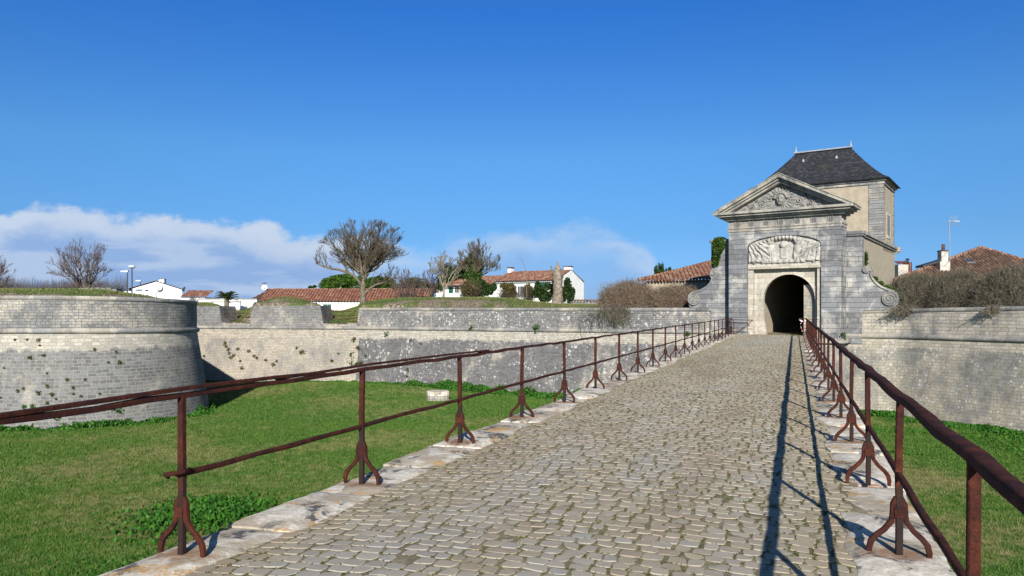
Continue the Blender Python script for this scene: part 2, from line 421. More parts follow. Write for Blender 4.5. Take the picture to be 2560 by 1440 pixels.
def tiles_mat(name, cols, lichen=0.3, scale=1.0, pitch=0.32):
    """canal tiles: uv.x runs across the roof in metres, uv.y down the slope"""
    m, t, b = new_mat(name)
    uv = t.n('ShaderNodeUVMap').outputs[0]
    br = t.n('ShaderNodeTexBrick', offset=0.0, ins={'Color1': (0, 0, 0, 1), 'Color2': (1, 1, 1, 1), 'Mortar': (.1, .1, .1, 1), 'Scale': 1.0, 'Mortar Size': 0.012, 'Brick Width': pitch, 'Row Height': 0.36 * scale})
    t.link(uv, br.inputs['Vector']); rnd = br.outputs[0]
    n1 = t.noise(uv, 1.2, 5, 0.65); n2 = t.noise(uv, 7, 3, 0.7)
    col = t.ramp(t.m('ADD', t.m('MULTIPLY', rnd, 0.7), t.m('MULTIPLY', n2, 0.35)), [(0.1, cols[0]), (0.45, cols[1]), (0.75, cols[2]), (0.95, cols[3])])
    col = t.mix(t.ss(n1, 0.62 - lichen * 0.3, 0.85 - lichen * 0.2, 0, 0.75), col, (0.33, 0.25, 0.15))
    col = t.mix(t.ss(t.noise(uv, 0.5, 4, 0.6), 0.62, 0.72, 0, 0.6), col, (0.36, 0.22, 0.05))
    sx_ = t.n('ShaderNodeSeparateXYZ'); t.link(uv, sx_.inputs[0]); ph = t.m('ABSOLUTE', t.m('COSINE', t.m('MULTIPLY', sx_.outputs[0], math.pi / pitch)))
    col = t.mix(t.ss(t.m('ADD', ph, t.m('MULTIPLY', t.m('SUBTRACT', n2, 0.5), 0.5)), 0.22, 0.72, 0.85, 0.0), col, tuple(c * 0.40 for c in cols[0]))   # darker along the channels between the raised tiles
    t.link(col, b.inputs['Base Color']); bump(t, b, t.m('ADD', rnd, n2), 0.4, 0.03)
    return m


M = {}
M['bastion'] = masonry('bastion_masonry', 0.40, 0.185, gamt=0.98, band=(0.42, 1.05), spots=0.15, spot_scale=4, streak=0.14, warp=0.10, joint=(0.30, 0.285, 0.25), joint_w=0.018, clean=(0.41, 0.38, 0.315), grey=(0.150, 0.150, 0.146))
M['bastion_par'] = masonry('bastion_parapet_masonry', 0.31, 0.155, gamt=0.62, spots=0.35, spot_scale=2.5, streak=0.08, warp=0.10, joint=(0.075, 0.072, 0.068), joint_w=0.013, gscale=0.45, clean=(0.42, 0.39, 0.33), grey=(0.165, 0.165, 0.162), rowvar=0.6)
M['curtainA'] = masonry('pale_masonry', 0.32, 0.135, gamt=0.20, band=(0.15, 0.9), spots=0.15, spot_scale=3, streak=0.1, warp=0.08, joint=(0.17, 0.145, 0.115), joint_w=0.013, clean=(0.385, 0.345, 0.28), grey=(0.20, 0.19, 0.18), rowvar=0.7)
M['curtainB'] = masonry('dark_lichened_masonry', 0.30, 0.13, gamt=0.92, band=(0.15, 0.95), spots=0.75, spot_scale=2.2, streak=0.3, joint=(0.19, 0.18, 0.165), grey=(0.110, 0.108, 0.110), joint_w=0.014)
M['par_grey'] = masonry('grey_parapet_masonry', 0.30, 0.135, gamt=0.85, spots=0.95, spot_scale=1.9, streak=0.25, joint=(0.10, 0.095, 0.09), joint_w=0.014, grey=(0.165, 0.162, 0.158))
M['cwright'] = masonry('buff_masonry', 0.36, 0.175, gamt=0.42, band=(0.1, 0.7), spots=0.66, spot_scale=2.6, streak=0.3, warp=0.09, joint=(0.20, 0.175, 0.13), joint_w=0.012, clean=(0.36, 0.33, 0.265), grey=(0.18, 0.178, 0.165))
M['parright'] = masonry('pale_parapet_masonry', 0.44, 0.19, gamt=0.30, spots=0.2, spot_scale=3, streak=0.5, warp=0.09, joint=(0.15, 0.135, 0.11), joint_w=0.013, clean=(0.44, 0.40, 0.33), grey=(0.18, 0.177, 0.172))
M['coping'] = masonry('coping_stone', 1.1, 0.5, gamt=0.7, spots=0.5, spot_scale=3, streak=0.1, grey=(0.19, 0.187, 0.178), joint_w=0.01, joint=(0.15, 0.15, 0.14))
M['gate'] = masonry('dressed_grey_stone', 2.6, 0.31, gamt=0.70, spots=0.25, spot_scale=2.5, streak=0.28, warp=0.008, joint=(0.035, 0.035, 0.037), joint_w=0.015, grey=(0.165, 0.167, 0.173), clean=(0.42, 0.405, 0.365), gscale=0.7, rowvar=0.25)
M['gate_pale'] = masonry('pale_dressed_stone', 0.7, 0.34, gamt=0.05, spots=0.1, spot_scale=3, streak=0.4, warp=0.01, joint=(0.26, 0.22, 0.15), joint_w=0.008, grey=(0.29, 0.275, 0.25), clean=(0.46, 0.42, 0.34), gscale=0.6)
M['gate_trim'] = masonry('weathered_cornice_stone', 1.3, 0.9, gamt=0.42, spots=0.2, spot_scale=3, streak=0.5, warp=0.02, joint=(0.12, 0.12, 0.11), joint_w=0.008, grey=(0.175, 0.172, 0.165), clean=(0.38, 0.35, 0.29), gscale=0.7)
M['carving'] = simple('carved_stone', (0.46, 0.435, 0.38), (0.29, 0.28, 0.26), 3, bmp=0.15)
M['carving_grey'] = simple('grey_carved_stone', (0.27, 0.26, 0.235), (0.17, 0.168, 0.16), 3, bmp=0.15)
M['inner'] = masonry('passage_masonry', 0.4, 0.2, gamt=0.4, spots=0, streak=0.2, joint=(0.2, 0.18, 0.14), clean=(0.42, 0.38, 0.28), grey=(0.2, 0.2, 0.19))
M['render'] = simple('tan_render', (0.395, 0.34, 0.25), (0.32, 0.27, 0.20), 2.5, bmp=0.15, detail=8)
M['quoin'] = masonry('quoin_stone', 3.0, 0.36, gamt=0.9, spots=0.1, streak=0.3, warp=0.004, joint=(0.05, 0.05, 0.05), joint_w=0.012, grey=(0.20, 0.20, 0.20))
M['slate'] = None
M['white'] = simple('white_limewash', (0.80, 0.79, 0.76), (0.70, 0.69, 0.66), 1.5, bmp=0.05)
M['green_paint'] = simple('dark_green_paint', (0.010, 0.085, 0.055), (0.016, 0.105, 0.07), 8, rough=0.5, bmp=0)
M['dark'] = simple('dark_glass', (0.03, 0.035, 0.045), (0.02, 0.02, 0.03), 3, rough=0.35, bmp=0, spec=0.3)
M['louvre'] = simple('grey_shutter', (0.22, 0.22, 0.22), (0.12, 0.12, 0.125), 6, bmp=0.2)
M['metal_dark'] = simple('dark_painted_metal', (0.035, 0.038, 0.045), (0.05, 0.05, 0.055), 5, rough=0.5, bmp=0)
M['metal_grey'] = simple('galvanised_metal', (0.42, 0.44, 0.46), (0.34, 0.36, 0.38), 9, rough=0.45, bmp=0, metallic=0.6)
M['lamp'] = simple('lamp_housing', (0.55, 0.60, 0.66), (0.5, 0.55, 0.6), 5, rough=0.4, bmp=0)
M['old_white'] = simple('weathered_white_render', (0.52, 0.49, 0.43), (0.30, 0.28, 0.25), 4, bmp=0.2, lo=.4, hi=.7)
M['zinc'] = simple('zinc_ridge', (0.34, 0.36, 0.39), (0.26, 0.28, 0.31), 4, rough=0.5, bmp=0.05)
M['dish'] = simple('dish_white', (0.74, 0.74, 0.72), (0.66, 0.66, 0.64), 3, rough=0.5, bmp=0)
M['bark'] = simple('grey_bark', (0.20, 0.165, 0.12), (0.10, 0.08, 0.06), 6, bmp=0.5, dist=0.03)
M['bark_pale'] = simple('pale_bark', (0.30, 0.27, 0.20), (0.19, 0.165, 0.125), 6, bmp=0.4, dist=0.02)
M['limb'] = simple('dark_limb_bark', (0.095, 0.078, 0.060), (0.17, 0.145, 0.095), 4, bmp=0.3, dist=0.02)
M['twig_dark'] = simple('dark_twigs', (0.072, 0.055, 0.042), (0.130, 0.108, 0.060), 1.5, bmp=0)
M['twig_red'] = simple('reddish_twigs', (0.135, 0.092, 0.082), (0.095, 0.070, 0.062), 1.5, bmp=0)
M['twig_grey'] = simple('bluish_grey_twigs', (0.115, 0.10, 0.105), (0.085, 0.078, 0.085), 1.5, bmp=0)
M['twig_pale'] = simple('pale_twigs', (0.24, 0.21, 0.15), (0.16, 0.13, 0.10), 2, bmp=0)
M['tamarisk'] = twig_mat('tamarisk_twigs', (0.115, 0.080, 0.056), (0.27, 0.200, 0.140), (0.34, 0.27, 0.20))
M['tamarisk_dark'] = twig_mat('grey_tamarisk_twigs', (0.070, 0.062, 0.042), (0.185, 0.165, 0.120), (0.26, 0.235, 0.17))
M['ivy'] = foliage('ivy_leaves', (0.022, 0.050, 0.010), (0.085, 0.150, 0.025), 2.5)
M['ivy_dark'] = foliage('dark_evergreen_leaves', (0.012, 0.028, 0.008), (0.045, 0.085, 0.018), 2.0)
M['pine'] = foliage('pine_needles', (0.020, 0.055, 0.008), (0.090, 0.170, 0.020), 0.9)
M['nettle'] = foliage('nettle_leaves', (0.020, 0.085, 0.010), (0.065, 0.190, 0.022), 1.2)
M['weed'] = foliage('wall_weeds', (0.045, 0.055, 0.018), (0.13, 0.13, 0.035), 2)
M['shrub'] = foliage('olive_shrub_leaves', (0.06, 0.055, 0.02), (0.17, 0.135, 0.045), 1.5)
M['palm'] = foliage('palm_fronds', (0.035, 0.055, 0.014), (0.12, 0.145, 0.035), 3)
M['moss'] = foliage('joint_grass', (0.060, 0.070, 0.018), (0.150, 0.155, 0.042), 3)
M['grass'] = grass_mat('grass_blades'); M['soil'] = grass_mat('moat_turf', False); M['bank'] = bank_mat()
M['tile_red'] = tiles_mat('red_tiles', [(0.15, 0.060, 0.040), (0.24, 0.098, 0.064), (0.31, 0.145, 0.095), (0.44, 0.33, 0.24)], 0.12, pitch=0.40)
M['tile_mix'] = tiles_mat('sunbleached_tiles', [(0.15, 0.065, 0.042), (0.27, 0.115, 0.072), (0.38, 0.22, 0.145), (0.48, 0.39, 0.29)], 0.3)
M['tile_old'] = tiles_mat('weathered_tiles', [(0.13, 0.065, 0.045), (0.23, 0.11, 0.07), (0.34, 0.185, 0.12), (0.44, 0.35, 0.26)], 0.35)
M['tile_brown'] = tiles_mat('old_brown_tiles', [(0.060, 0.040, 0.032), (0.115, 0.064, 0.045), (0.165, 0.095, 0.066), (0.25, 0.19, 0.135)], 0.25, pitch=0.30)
M['tape'] = None


def rust_mat(coated=False):
    m, t, b = new_mat('rusted_iron_post' if coated else 'rusted_iron'); pos = t.n('ShaderNodeNewGeometry').outputs['Position']
    n1 = t.noise(pos, 9, 6, 0.7); n2 = t.noise(pos, 60, 4, 0.7); n3 = t.noise(pos, 2.2, 3, 0.6)
    c = t.ramp(t.m('ADD', t.m('MULTIPLY', n1, 0.7), t.m('MULTIPLY', n2, 0.3)), [(0.30, (0.018, 0.009, 0.008)), (0.45, (0.062, 0.019, 0.012)), (0.58, (0.125, 0.034, 0.017)), (0.75, (0.24, 0.085, 0.035))])
    c = t.mix(t.ss(n3, 0.45, 0.65, 0, 0.6), c, (0.050, 0.020, 0.020))
    c = t.mix(1.0, c, (0.66, 0.68, 0.74), 'MULTIPLY')
    if coated:                   # the lower half keeps its old black coating
        sz = t.n('ShaderNodeSeparateXYZ'); t.link(pos, sz.inputs[0]); c = t.mix(t.ss(t.m('ADD', sz.outputs[2], t.m('MULTIPLY', t.m('SUBTRACT', n1, 0.5), 0.5)), 0.42, 0.58, 0.75, 0.0), c, (0.024, 0.020, 0.018))
    t.link(c, b.inputs['Base Color']); b.inputs['Roughness'].default_value = 0.85; b.inputs['Specular IOR Level'].default_value = 0.15
    bump(t, b, t.m('ADD', n2, n1), 0.9, 0.008)
    return m


def slate_mat():
    m, t, b = new_mat('slate_roof'); uv = t.n('ShaderNodeUVMap').outputs[0]
    br = t.n('ShaderNodeTexBrick', offset=0.5, ins={'Color1': (0, 0, 0, 1), 'Color2': (1, 1, 1, 1), 'Mortar': (0, 0, 0, 1), 'Scale': 1.0, 'Mortar Size': 0.012, 'Brick Width': 0.22, 'Row Height': 0.12})
    t.link(uv, br.inputs['Vector']); n1 = t.noise(uv, 1.1, 5, 0.65); n2 = t.noise(uv, 8, 4, 0.7)
    c = t.ramp(t.m('ADD', t.m('MULTIPLY', br.outputs[0], 0.5), t.m('MULTIPLY', n2, 0.5)), [(0.2, (0.020, 0.021, 0.025)), (0.6, (0.036, 0.038, 0.043)), (0.9, (0.085, 0.088, 0.095))])
    c = t.mix(t.ss(n1, 0.50, 0.70, 0, 0.5), c, (0.060, 0.056, 0.036))
    t.link(c, b.inputs['Base Color']); b.inputs['Roughness'].default_value = 0.55
    bump(t, b, t.m('SUBTRACT', br.outputs[0], t.m('MULTIPLY', br.outputs[1], 1.5)), 0.5, 0.02)
    return m


def cobble_mat():
    m, t, b = new_mat('cobblestone'); at = t.n('ShaderNodeAttribute', attribute_name='Col'); sc = t.n('ShaderNodeSeparateColor'); t.link(at.outputs['Color'], sc.inputs[0])
    pos = t.n('ShaderNodeNewGeometry').outputs['Position']; n1 = t.noise(pos, 25, 5, 0.7); n2 = t.noise(pos, 1.1, 4, 0.6); n3 = t.noise(pos, 120, 3, 0.7)
    c = t.ramp(sc.outputs[0], [(0.0, (0.285, 0.228, 0.168)), (0.30, (0.325, 0.274, 0.206)), (0.62, (0.370, 0.322, 0.250)), (0.86, (0.345, 0.328, 0.288)), (1.0, (0.40, 0.34, 0.23))])
    c = t.mix(t.ss(sc.outputs[1], 0.45, 0.72, 0.0, 0.75), c, (0.265, 0.200, 0.152)); c = t.mix(t.ss(sc.outputs[1], 0.40, 0.15, 0.0, 0.45), c, (0.330, 0.335, 0.318)); c = t.mix(t.ss(sc.outputs[2], 0.0, 1.0, 0.0, 0.5), c, (0.36, 0.29, 0.18))
    c = t.mix(t.ss(n1, 0.35, 0.7, 0, 0.45), c, (0.40, 0.355, 0.275))
    c = t.mix(t.ss(n3, 0.55, 0.75, 0, 0.45), c, (0.17, 0.155, 0.13))
    t.link(c, b.inputs['Base Color']); b.inputs['Roughness'].default_value = 0.95; b.inputs['Specular IOR Level'].default_value = 0.08
    bump(t, b, t.m('ADD', n1, t.m('MULTIPLY', n3, 0.4)), 0.40, 0.006)
    return m


def joint_mat():
    m, t, b = new_mat('sandy_joints'); pos = t.n('ShaderNodeNewGeometry').outputs['Position']; n1 = t.noise(pos, 40, 4, 0.7); n2 = t.noise(pos, 2.5, 4, 0.6)
    c = t.mix(t.ss(n1, 0.35, 0.65), (0.20, 0.165, 0.105), (0.37, 0.32, 0.22)); c = t.mix(t.ss(n2, 0.38, 0.60, 0.1, 0.62), c, (0.105, 0.098, 0.045))
    t.link(c, b.inputs['Base Color']); bump(t, b, n1, 0.8, 0.01); return m


def slab_mat():
    m, t, b = new_mat('kerb_limestone'); pos = t.n('ShaderNodeNewGeometry').outputs['Position']
    n1 = t.noise(pos, 2.2, 5, 0.6, 0.5); n2 = t.noise(t.mapping(pos, (1, 1, 1)), 12, 6, 0.7); n3 = t.noise(pos, 1.2, 5, 0.65, 0.3); n4 = t.noise(pos, 45, 4, 0.7)
    c = t.mix(t.ss(n2, 0.35, 0.65), (0.50, 0.45, 0.365), (0.74, 0.69, 0.60))
    c = t.mix(t.ss(n3, 0.50, 0.58, 0, 0.8), c, (0.36, 0.30, 0.215))
    c = t.mix(t.m('MULTIPLY', t.ss(n1, 0.52, 0.60), t.ss(n2, 0.44, 0.52)), c, (0.11, 0.105, 0.10))
    o_ = t.m('MULTIPLY', t.ss(t.noise(pos, 3.1, 4, 0.6), 0.57, 0.63), t.ss(n4, 0.42, 0.55))
    c = t.mix(t.m('MULTIPLY', o_, 0.8), c, (0.52, 0.27, 0.055))
    ca, sa = math.cos(R(20.4)), math.sin(R(20.4)); px_ = t.n('ShaderNodeSeparateXYZ'); t.link(pos, px_.inputs[0]); X_, Y_ = px_.outputs[0], px_.outputs[1]
    s_ = t.m('ADD', t.m('MULTIPLY', X_, sa), t.m('MULTIPLY', Y_, ca)); t_ = t.m('SUBTRACT', t.m('MULTIPLY', X_, ca), t.m('MULTIPLY', Y_, sa)); right = t.m('GREATER_THAN', t_, -1.5)
    s0 = t.m('SUBTRACT', 3.91, t.m('MULTIPLY', right, 0.61)); ds = t.m('MULTIPLY', t.m('SUBTRACT', t.m('ABSOLUTE', t.m('SUBTRACT', t.m('FRACT', t.m('DIVIDE', t.m('SUBTRACT', s_, s0), 2.205)), 0.5)), 0.5), 2.205)
    dt = t.m('MULTIPLY', t.m('SUBTRACT', t_, t.m('ADD', -3.76, t.m('MULTIPLY', right, 4.395))), 0.6); dd = t.m('SQRT', t.m('ADD', t.m('MULTIPLY', ds, ds), t.m('MULTIPLY', dt, dt)))
    rs = t.ss(t.m('ADD', dd, t.m('MULTIPLY', t.m('SUBTRACT', n2, 0.5), 0.35)), 0.04, 0.20, 0.75, 0.0)   # rust washed out of the iron feet
    c = t.mix(rs, c, (0.24, 0.115, 0.05))
    t.link(c, b.inputs['Base Color']); bump(t, b, t.m('ADD', n2, t.m('MULTIPLY', n4, 0.4)), 0.7, 0.015); return m


M['rust'] = rust_mat(); M['rust_post'] = rust_mat(True); M['grass_dry'] = grass_mat('rampart_grass_blades', True, 0.13); M['slate'] = slate_mat(); M['cobble'] = cobble_mat(); M['joint'] = joint_mat(); M['slab'] = slab_mat()

M['merlon'] = masonry('merlon_masonry', 0.28, 0.14, gamt=0.78, spots=0.35, spot_scale=4, streak=0.15, warp=0.08, joint=(0.085, 0.08, 0.075), joint_w=0.016, grey=(0.18, 0.178, 0.172), rowvar=0.8)

# ---------------------------------------------------------------- ground, moat
def floor_z(x, y):
    z = -4.5 + 0.10 * fbm(x * 0.13, y * 0.13, 5) + 0.04 * fbm(x * 0.7, y * 0.7, 9)
    z = z + 0.45 * np.exp(-(((x + 14) / 9) ** 2 + ((y - 59) / 5) ** 2))
    return z


def grid_sheet(name, x0, x1, y0, y1, step, zf, mat, **kw):
    xs = np.arange(x0, x1 + step * .5, step); ys = np.arange(y0, y1 + step * .5, step)
    X, Y = np.meshgrid(xs, ys); Z = zf(X, Y); V = np.stack([X, Y, Z], -1).reshape(-1, 3)
    n = len(xs); i = (np.arange(len(ys) - 1)[:, None] * n + np.arange(n - 1)[None, :]).ravel()
    return mesh_np(name, V, np.stack([i, i + 1, i + n + 1, i + n], 1), mat, smooth=True, org=Vector((0, 0, -4.5)), **kw)


tag(grid_sheet('moat_floor', -60, 60, -30, 72, 0.6, floor_z, M['soil']), kind='structure')
far = MB(); far.add([(-3500, 86, 0.74), (3500, 86, 0.74), (3500, 4500, 0.74), (-3500, 4500, 0.74)], [(0, 1, 2, 3)])
# town ground: one sheet behind the ramparts, out to the horizon
tag(far.build('town_ground', M['soil'], org=Vector((0, 86, 0.74))), kind='structure')

# ---------------------------------------------------------------- walls
def resample(P, step=0.7):
    out = [P[0]]
    for a, b in zip(P[:-1], P[1:]):
        L = math.dist(a[:2], b[:2]); n = max(1, round(L / step))
        for i in range(1, n + 1): out.append(tuple(a[k] + (b[k] - a[k]) * i / n for k in range(len(a))))
    return out


def path_data(P):
    A = np.array([p[:2] for p in P]); d = np.diff(A, axis=0); L = np.linalg.norm(d, axis=1); d = d / L[:, None]
    nr = np.stack([d[:, 1], -d[:, 0]], 1)
    N = np.zeros_like(A); N[0] = nr[0]; N[-1] = nr[-1]
    for i in range(1, len(A) - 1):
        m_ = nr[i - 1] + nr[i]; m_ /= np.linalg.norm(m_); N[i] = m_ / max(0.5, m_.dot(nr[i]))
    s = np.concatenate([[0], np.cumsum(L)])
    return A, N, s


def wall_sheet(name, P, zlo, zhi, off, mat, parent, step=0.45, amp=0.03, seed=1, smooth=True):
    """P = resampled path; zlo, zhi arrays; off(z, zhi) outward offset"""
    A, N, s = path_data(P); zlo = np.broadcast_to(zlo, s.shape); zhi = np.broadcast_to(zhi, s.shape)
    rows = max(2, int(np.max(zhi - zlo) / step) + 1); V = []; UV = []
    for k in range(rows):
        z = zlo + (zhi - zlo) * k / (rows - 1); o = off(z, zhi) + amp * fbm(s * 0.9, z * 0.9, seed, 3)
        V.append(np.stack([A[:, 0] + N[:, 0] * o, A[:, 1] + N[:, 1] * o, z], 1)); UV.append(np.stack([s, z], 1))
    V = np.concatenate(V); UV = np.concatenate(UV); n = len(s)
    i = (np.arange(rows - 1)[:, None] * n + np.arange(n - 1)[None, :]).ravel()
    return mesh_np(name, V, np.stack([i, i + 1, i + n + 1, i + n], 1), mat, parent, uv=UV, smooth=smooth)


def profile_sweep(name, P, prof, mat, parent, zoff, amp=0.012, seed=3, smooth=False):
    """closed ring profile [(offset, z)] swept along the path; zoff per station"""
    A, N, s = path_data(P); n = len(s); k = len(prof); zoff = np.broadcast_to(zoff, s.shape); V = []; UV = []; c = 0.0
    for j, (o, z) in enumerate(prof):
        oo = o + amp * fbm(s * 1.3, np.full_like(s, j * 3.1), seed, 3); zz = z + zoff + amp * fbm(s * 1.1 + 40, np.full_like(s, j * 2.3), seed, 3)
        if j: c += math.dist(prof[j - 1], prof[j])
        V.append(np.stack([A[:, 0] + N[:, 0] * oo, A[:, 1] + N[:, 1] * oo, zz], 1)); UV.append(np.stack([s, np.full_like(s, c)], 1))
    V = np.concatenate(V); UV = np.concatenate(UV); Fq = []
    for j in range(k):
        a = j * n; b = ((j + 1) % k) * n; i = np.arange(n - 1); Fq.append(np.stack([a + i, a + i + 1, b + i + 1, b + i], 1))
    return mesh_np(name, V, np.concatenate(Fq), mat, parent, uv=UV, smooth=smooth)


TORUS = [(0.17 * math.cos(R(a)), 0.155 * math.sin(R(a))) for a in range(-90, 91, 20)] + [(-0.25, 0.155), (-0.25, -0.155)]
BAT = lambda z, zc: 0.155 * (zc - z)
FLAT = lambda z, zc: 0 * z


def full_wall(root, P, mats, zb=-4.75, coping=True, thick=1.25):
    """P rows: x, y, z of cordon, z of top"""
    P = resample(P); zc = np.array([p[2] for p in P]); zt = np.array([p[3] for p in P])
    wall_sheet('masonry_face', P, zb, zc, BAT, M[mats[0]], root)
    profile_sweep('cordon', P, TORUS, M['coping'], root, zc, 0.02, smooth=True)
    if coping:
        wall_sheet('parapet', P, zc + 0.15, zt - 0.2, FLAT, M[mats[1]], root, amp=0.02, seed=8)
        profile_sweep('coping', P, [(0.035, -0.22), (0.035, -0.03), (0.0, 0.0), (-thick, 0.02), (-thick, -0.5)], M['coping'], root, zt, 0.015)
    return P


arc = [(-25.24 + 5.78 * math.cos(R(a)), 45.79 + 5.78 * math.sin(R(a))) for a in range(-90, 76, 5)]
bp = [(-52, 39.6)] + [(-30, 40.0)] + arc + [(-27.5, 57.0), (-33, 68.8)]
bast = []
for x, y in bp:
    k = (min(y, 52) - 40) / 8
    bast.append((x, y, 0.60 - 0.13 * k, 2.47 - 0.22 * k))
rb = empty('stone_bastion', (-25.2, 40, -4.6), 'long grey stone bastion with a rounded end and a bulging cordon, at the left edge', 'bastion')
BP = full_wall(rb, bast, ('bastion', 'bastion_par'))

CZ = 0.26
CA = [(-33.2, 69.1, CZ, 2.1), (-27.6, 67.0, CZ, 2.1), (-12.75, 63.6, CZ, 2.05)]
CB = [(-12.75, 63.6, CZ, 1.95), (11.98, 51.09, CZ, 1.88), (14.4, 49.45, CZ, 1.80)]
ra = empty('curtain_wall', (-20, 65, -4.6), 'pale rough stone wall with two embrasures, between the round bastion and the dark wall', 'wall')
RA = resample(CA)
full_wall(ra, CA, ('curtainA', 'par_grey'), coping=False)
rc = empty('curtain_wall', (0, 57, -4.6), 'long dark grey wall speckled with white lichen, running up to the left side of the gate', 'wall')
full_wall(rc, CB, ('curtainB', 'par_grey'))
eA = (Vector((-12.75, 63.6, 0)) - Vector((-27.6, 67.0, 0))).normalized(); nA_ = Vector((-eA.y, eA.x, 0))
OA = Vector((-27.6, 67.0, 0)); LA = (Vector((-12.75, 63.6, 0)) - OA).length


def ua(x):                       # distance along the pale wall of a line of sight
    r_ = (x - 1280) / F; return (r_ * OA.y - OA.x) / (eA.x - r_ * eA.y)


def TA(u, w_, z): return OA + eA * u + nA_ * w_ + Vector((0, 0, z))


def merlon(name, u0, u1, zt, d0=0.0, d1=0.0):
    m = MB(); zb = CZ + 0.15; cz = 0.35; t_ = 3.0
    n = 6
    for k in range(n):           # stacked courses so that the battered ends are a little ragged
        za = zb + (zt - zb) * k / n; zz = zb + (zt - zb) * (k + 1) / n
        s0 = cz * (1 - k / n); s1 = cz * (1 - (k + 1) / n)
        m.hexa([TA(u0 - s0, 0.02, za), TA(u1 + s0, 0.02, za), TA(u1 + s0 - d1, t_, za), TA(u0 - s0 + d0, t_, za),
                TA(u0 - s1, 0.02, zz), TA(u1 + s1, 0.02, zz), TA(u1 + s1 - d1, t_, zz), TA(u0 - s1 + d0, t_, zz)])
    o = m.build(name, M['merlon'], ra, frame=(eA, nA_))
    return o


merlon('merlon', -9.0, ua(547), 2.12, 0, 0.3)
merlon('merlon', ua(632), ua(800), 2.14, -0.75, 0.5)
m = MB()
for a, b in ((ua(547) + .3, ua(632) - .3), (ua(800) + .3, LA + 0.15)):
    for k in range(8):
        u0 = a + (b - a) * k / 8; m.box(u0, a + (b - a) * (k + 1) / 8 - .02, 0.03, 2.6, CZ + 0.15, 0.60 + random.Random(k * 7 + int(a)).uniform(-.05, .1), TA)
m.build('embrasure_sill', M['curtainA'], ra, frame=(eA, nA_))
m = MB(); m.hexa([TA(LA - .25, .03, CZ + .15), TA(LA + .6, .03, CZ + .15), TA(LA + 1.2, 2.6, CZ + .15), TA(LA + .2, 2.6, CZ + .15), TA(LA - .05, .03, 1.93), TA(LA + .6, .03, 1.93), TA(LA + 1.2, 2.6, 1.93), TA(LA + .35, 2.6, 1.93)])
m.build('embrasure_cheek', M['parright'], rc, frame=(eA, nA_))
for i, (xa, xb, ys) in enumerate(((548, 615, (774, 784, 789)), (801, 884, (778, 789, 793)))):
    r_ = empty('iron_bar_guard', TA(ua((xa + xb) / 2), 0.5, 0.7), ('thin rusty rail across the embrasure nearest the round bastion', 'thin rusty rail across the embrasure below the big bare tree')[i], 'railing', 'rails across the embrasures')
    for j, yv in enumerate(ys):
        zz = CAMZ + (780 - yv) / F * 66; m = MB()
        p0 = TA(ua(xa), 0.6, zz); p1 = TA(ua(xb), 0.6, zz - (0.0 if j < 2 else .1)); mid = (p0 + p1) / 2 - Vector((0, 0, 0.0 if j < 2 else .12))
        m.sweep([p0, mid, p1], 0.045, 0.045); m.build('bar', M['rust'], r_)

# right hand wall and the piece under the right scroll
G0 = Vector((13.91, 48.77, 0)); e = Vector((math.cos(R(34)), -math.sin(R(34)), 0)); n_ = Vector((math.sin(R(34)), math.cos(R(34)), 0))
WG = 6.74


def G(u, w_, z): return G0 + e * u + n_ * w_ + Vector((0, 0, z))


def U(x, w_=0.0):
    r_ = (x - 1280) / F; q = G0 + n_ * w_; return (r_ * q.y - q.x) / (e.x - r_ * e.y)


def Z(x, y, w_=0.0):
    return CAMZ + (780 - y) / F * (G0 + n_ * w_ + e * U(x, w_)).y


WW = 1.5                         # how far the wings stand behind the front of the gate
pa = G(WG - .2, WW + 0.12, 0); pb = G(U(2245, WW), WW + 0.12, 0)
CR = [(pa.x, pa.y, 0.17, 1.72), (pb.x, pb.y, 0.17, 1.78), (26.1, 38.9, 0.17, 1.90), (32.5, 28.0, 0.17, 1.95)]
rr = empty('curtain_wall', (25, 41, -4.6), 'buff stone wall with white lichen specks, right of the gate under the thickets', 'wall')
full_wall(rr, CR, ('cwright', 'parright'))

# ---------------------------------------------------------------- earth ramparts behind the walls
def seg_dist(X, Y, P):
    best = np.full(X.shape, 1e9)
    for a, b in zip(P[:-1], P[1:]):
        dx, dy = b[0] - a[0], b[1] - a[1]; L2 = dx * dx + dy * dy + 1e-9
        tt = np.clip(((X - a[0]) * dx + (Y - a[1]) * dy) / L2, 0, 1)
        best = np.minimum(best, np.hypot(X - a[0] - tt * dx, Y - a[1] - tt * dy))
    return best


def inside(X, Y, P):
    c = np.zeros(X.shape, bool)
    for a, b in zip(P, P[1:] + P[:1]):
        cond = ((a[1] > Y) != (b[1] > Y)) & (X < (b[0] - a[0]) * (Y - a[1]) / (b[1] - a[1] + 1e-12) + a[0]); c ^= cond
    return c


LP = [(p[0], p[1]) for p in BP] + [(p[0], p[1]) for p in RA] + [(11.98, 51.09), (14.4, 49.5)]
POLY = LP + [(13.3, 51.6), (20.5, 64), (26, 92), (-120, 95), (-120, 39)]
CXP = [-400, 0, 260, 350, 450, 500, 600, 640, 700, 780, 830, 880, 920, 1000, 1100, 1200, 1290, 1340, 1400, 1480, 1600, 1900]
CZT = [3.0, 2.95, 2.95, 2.80, 2.57, 2.50, 2.5, 2.85, 3.02, 2.80, 2.6, 2.50, 2.66, 2.81, 2.88, 2.82, 2.72, 2.40, 2.22, 2.15, 1.95, 1.9]


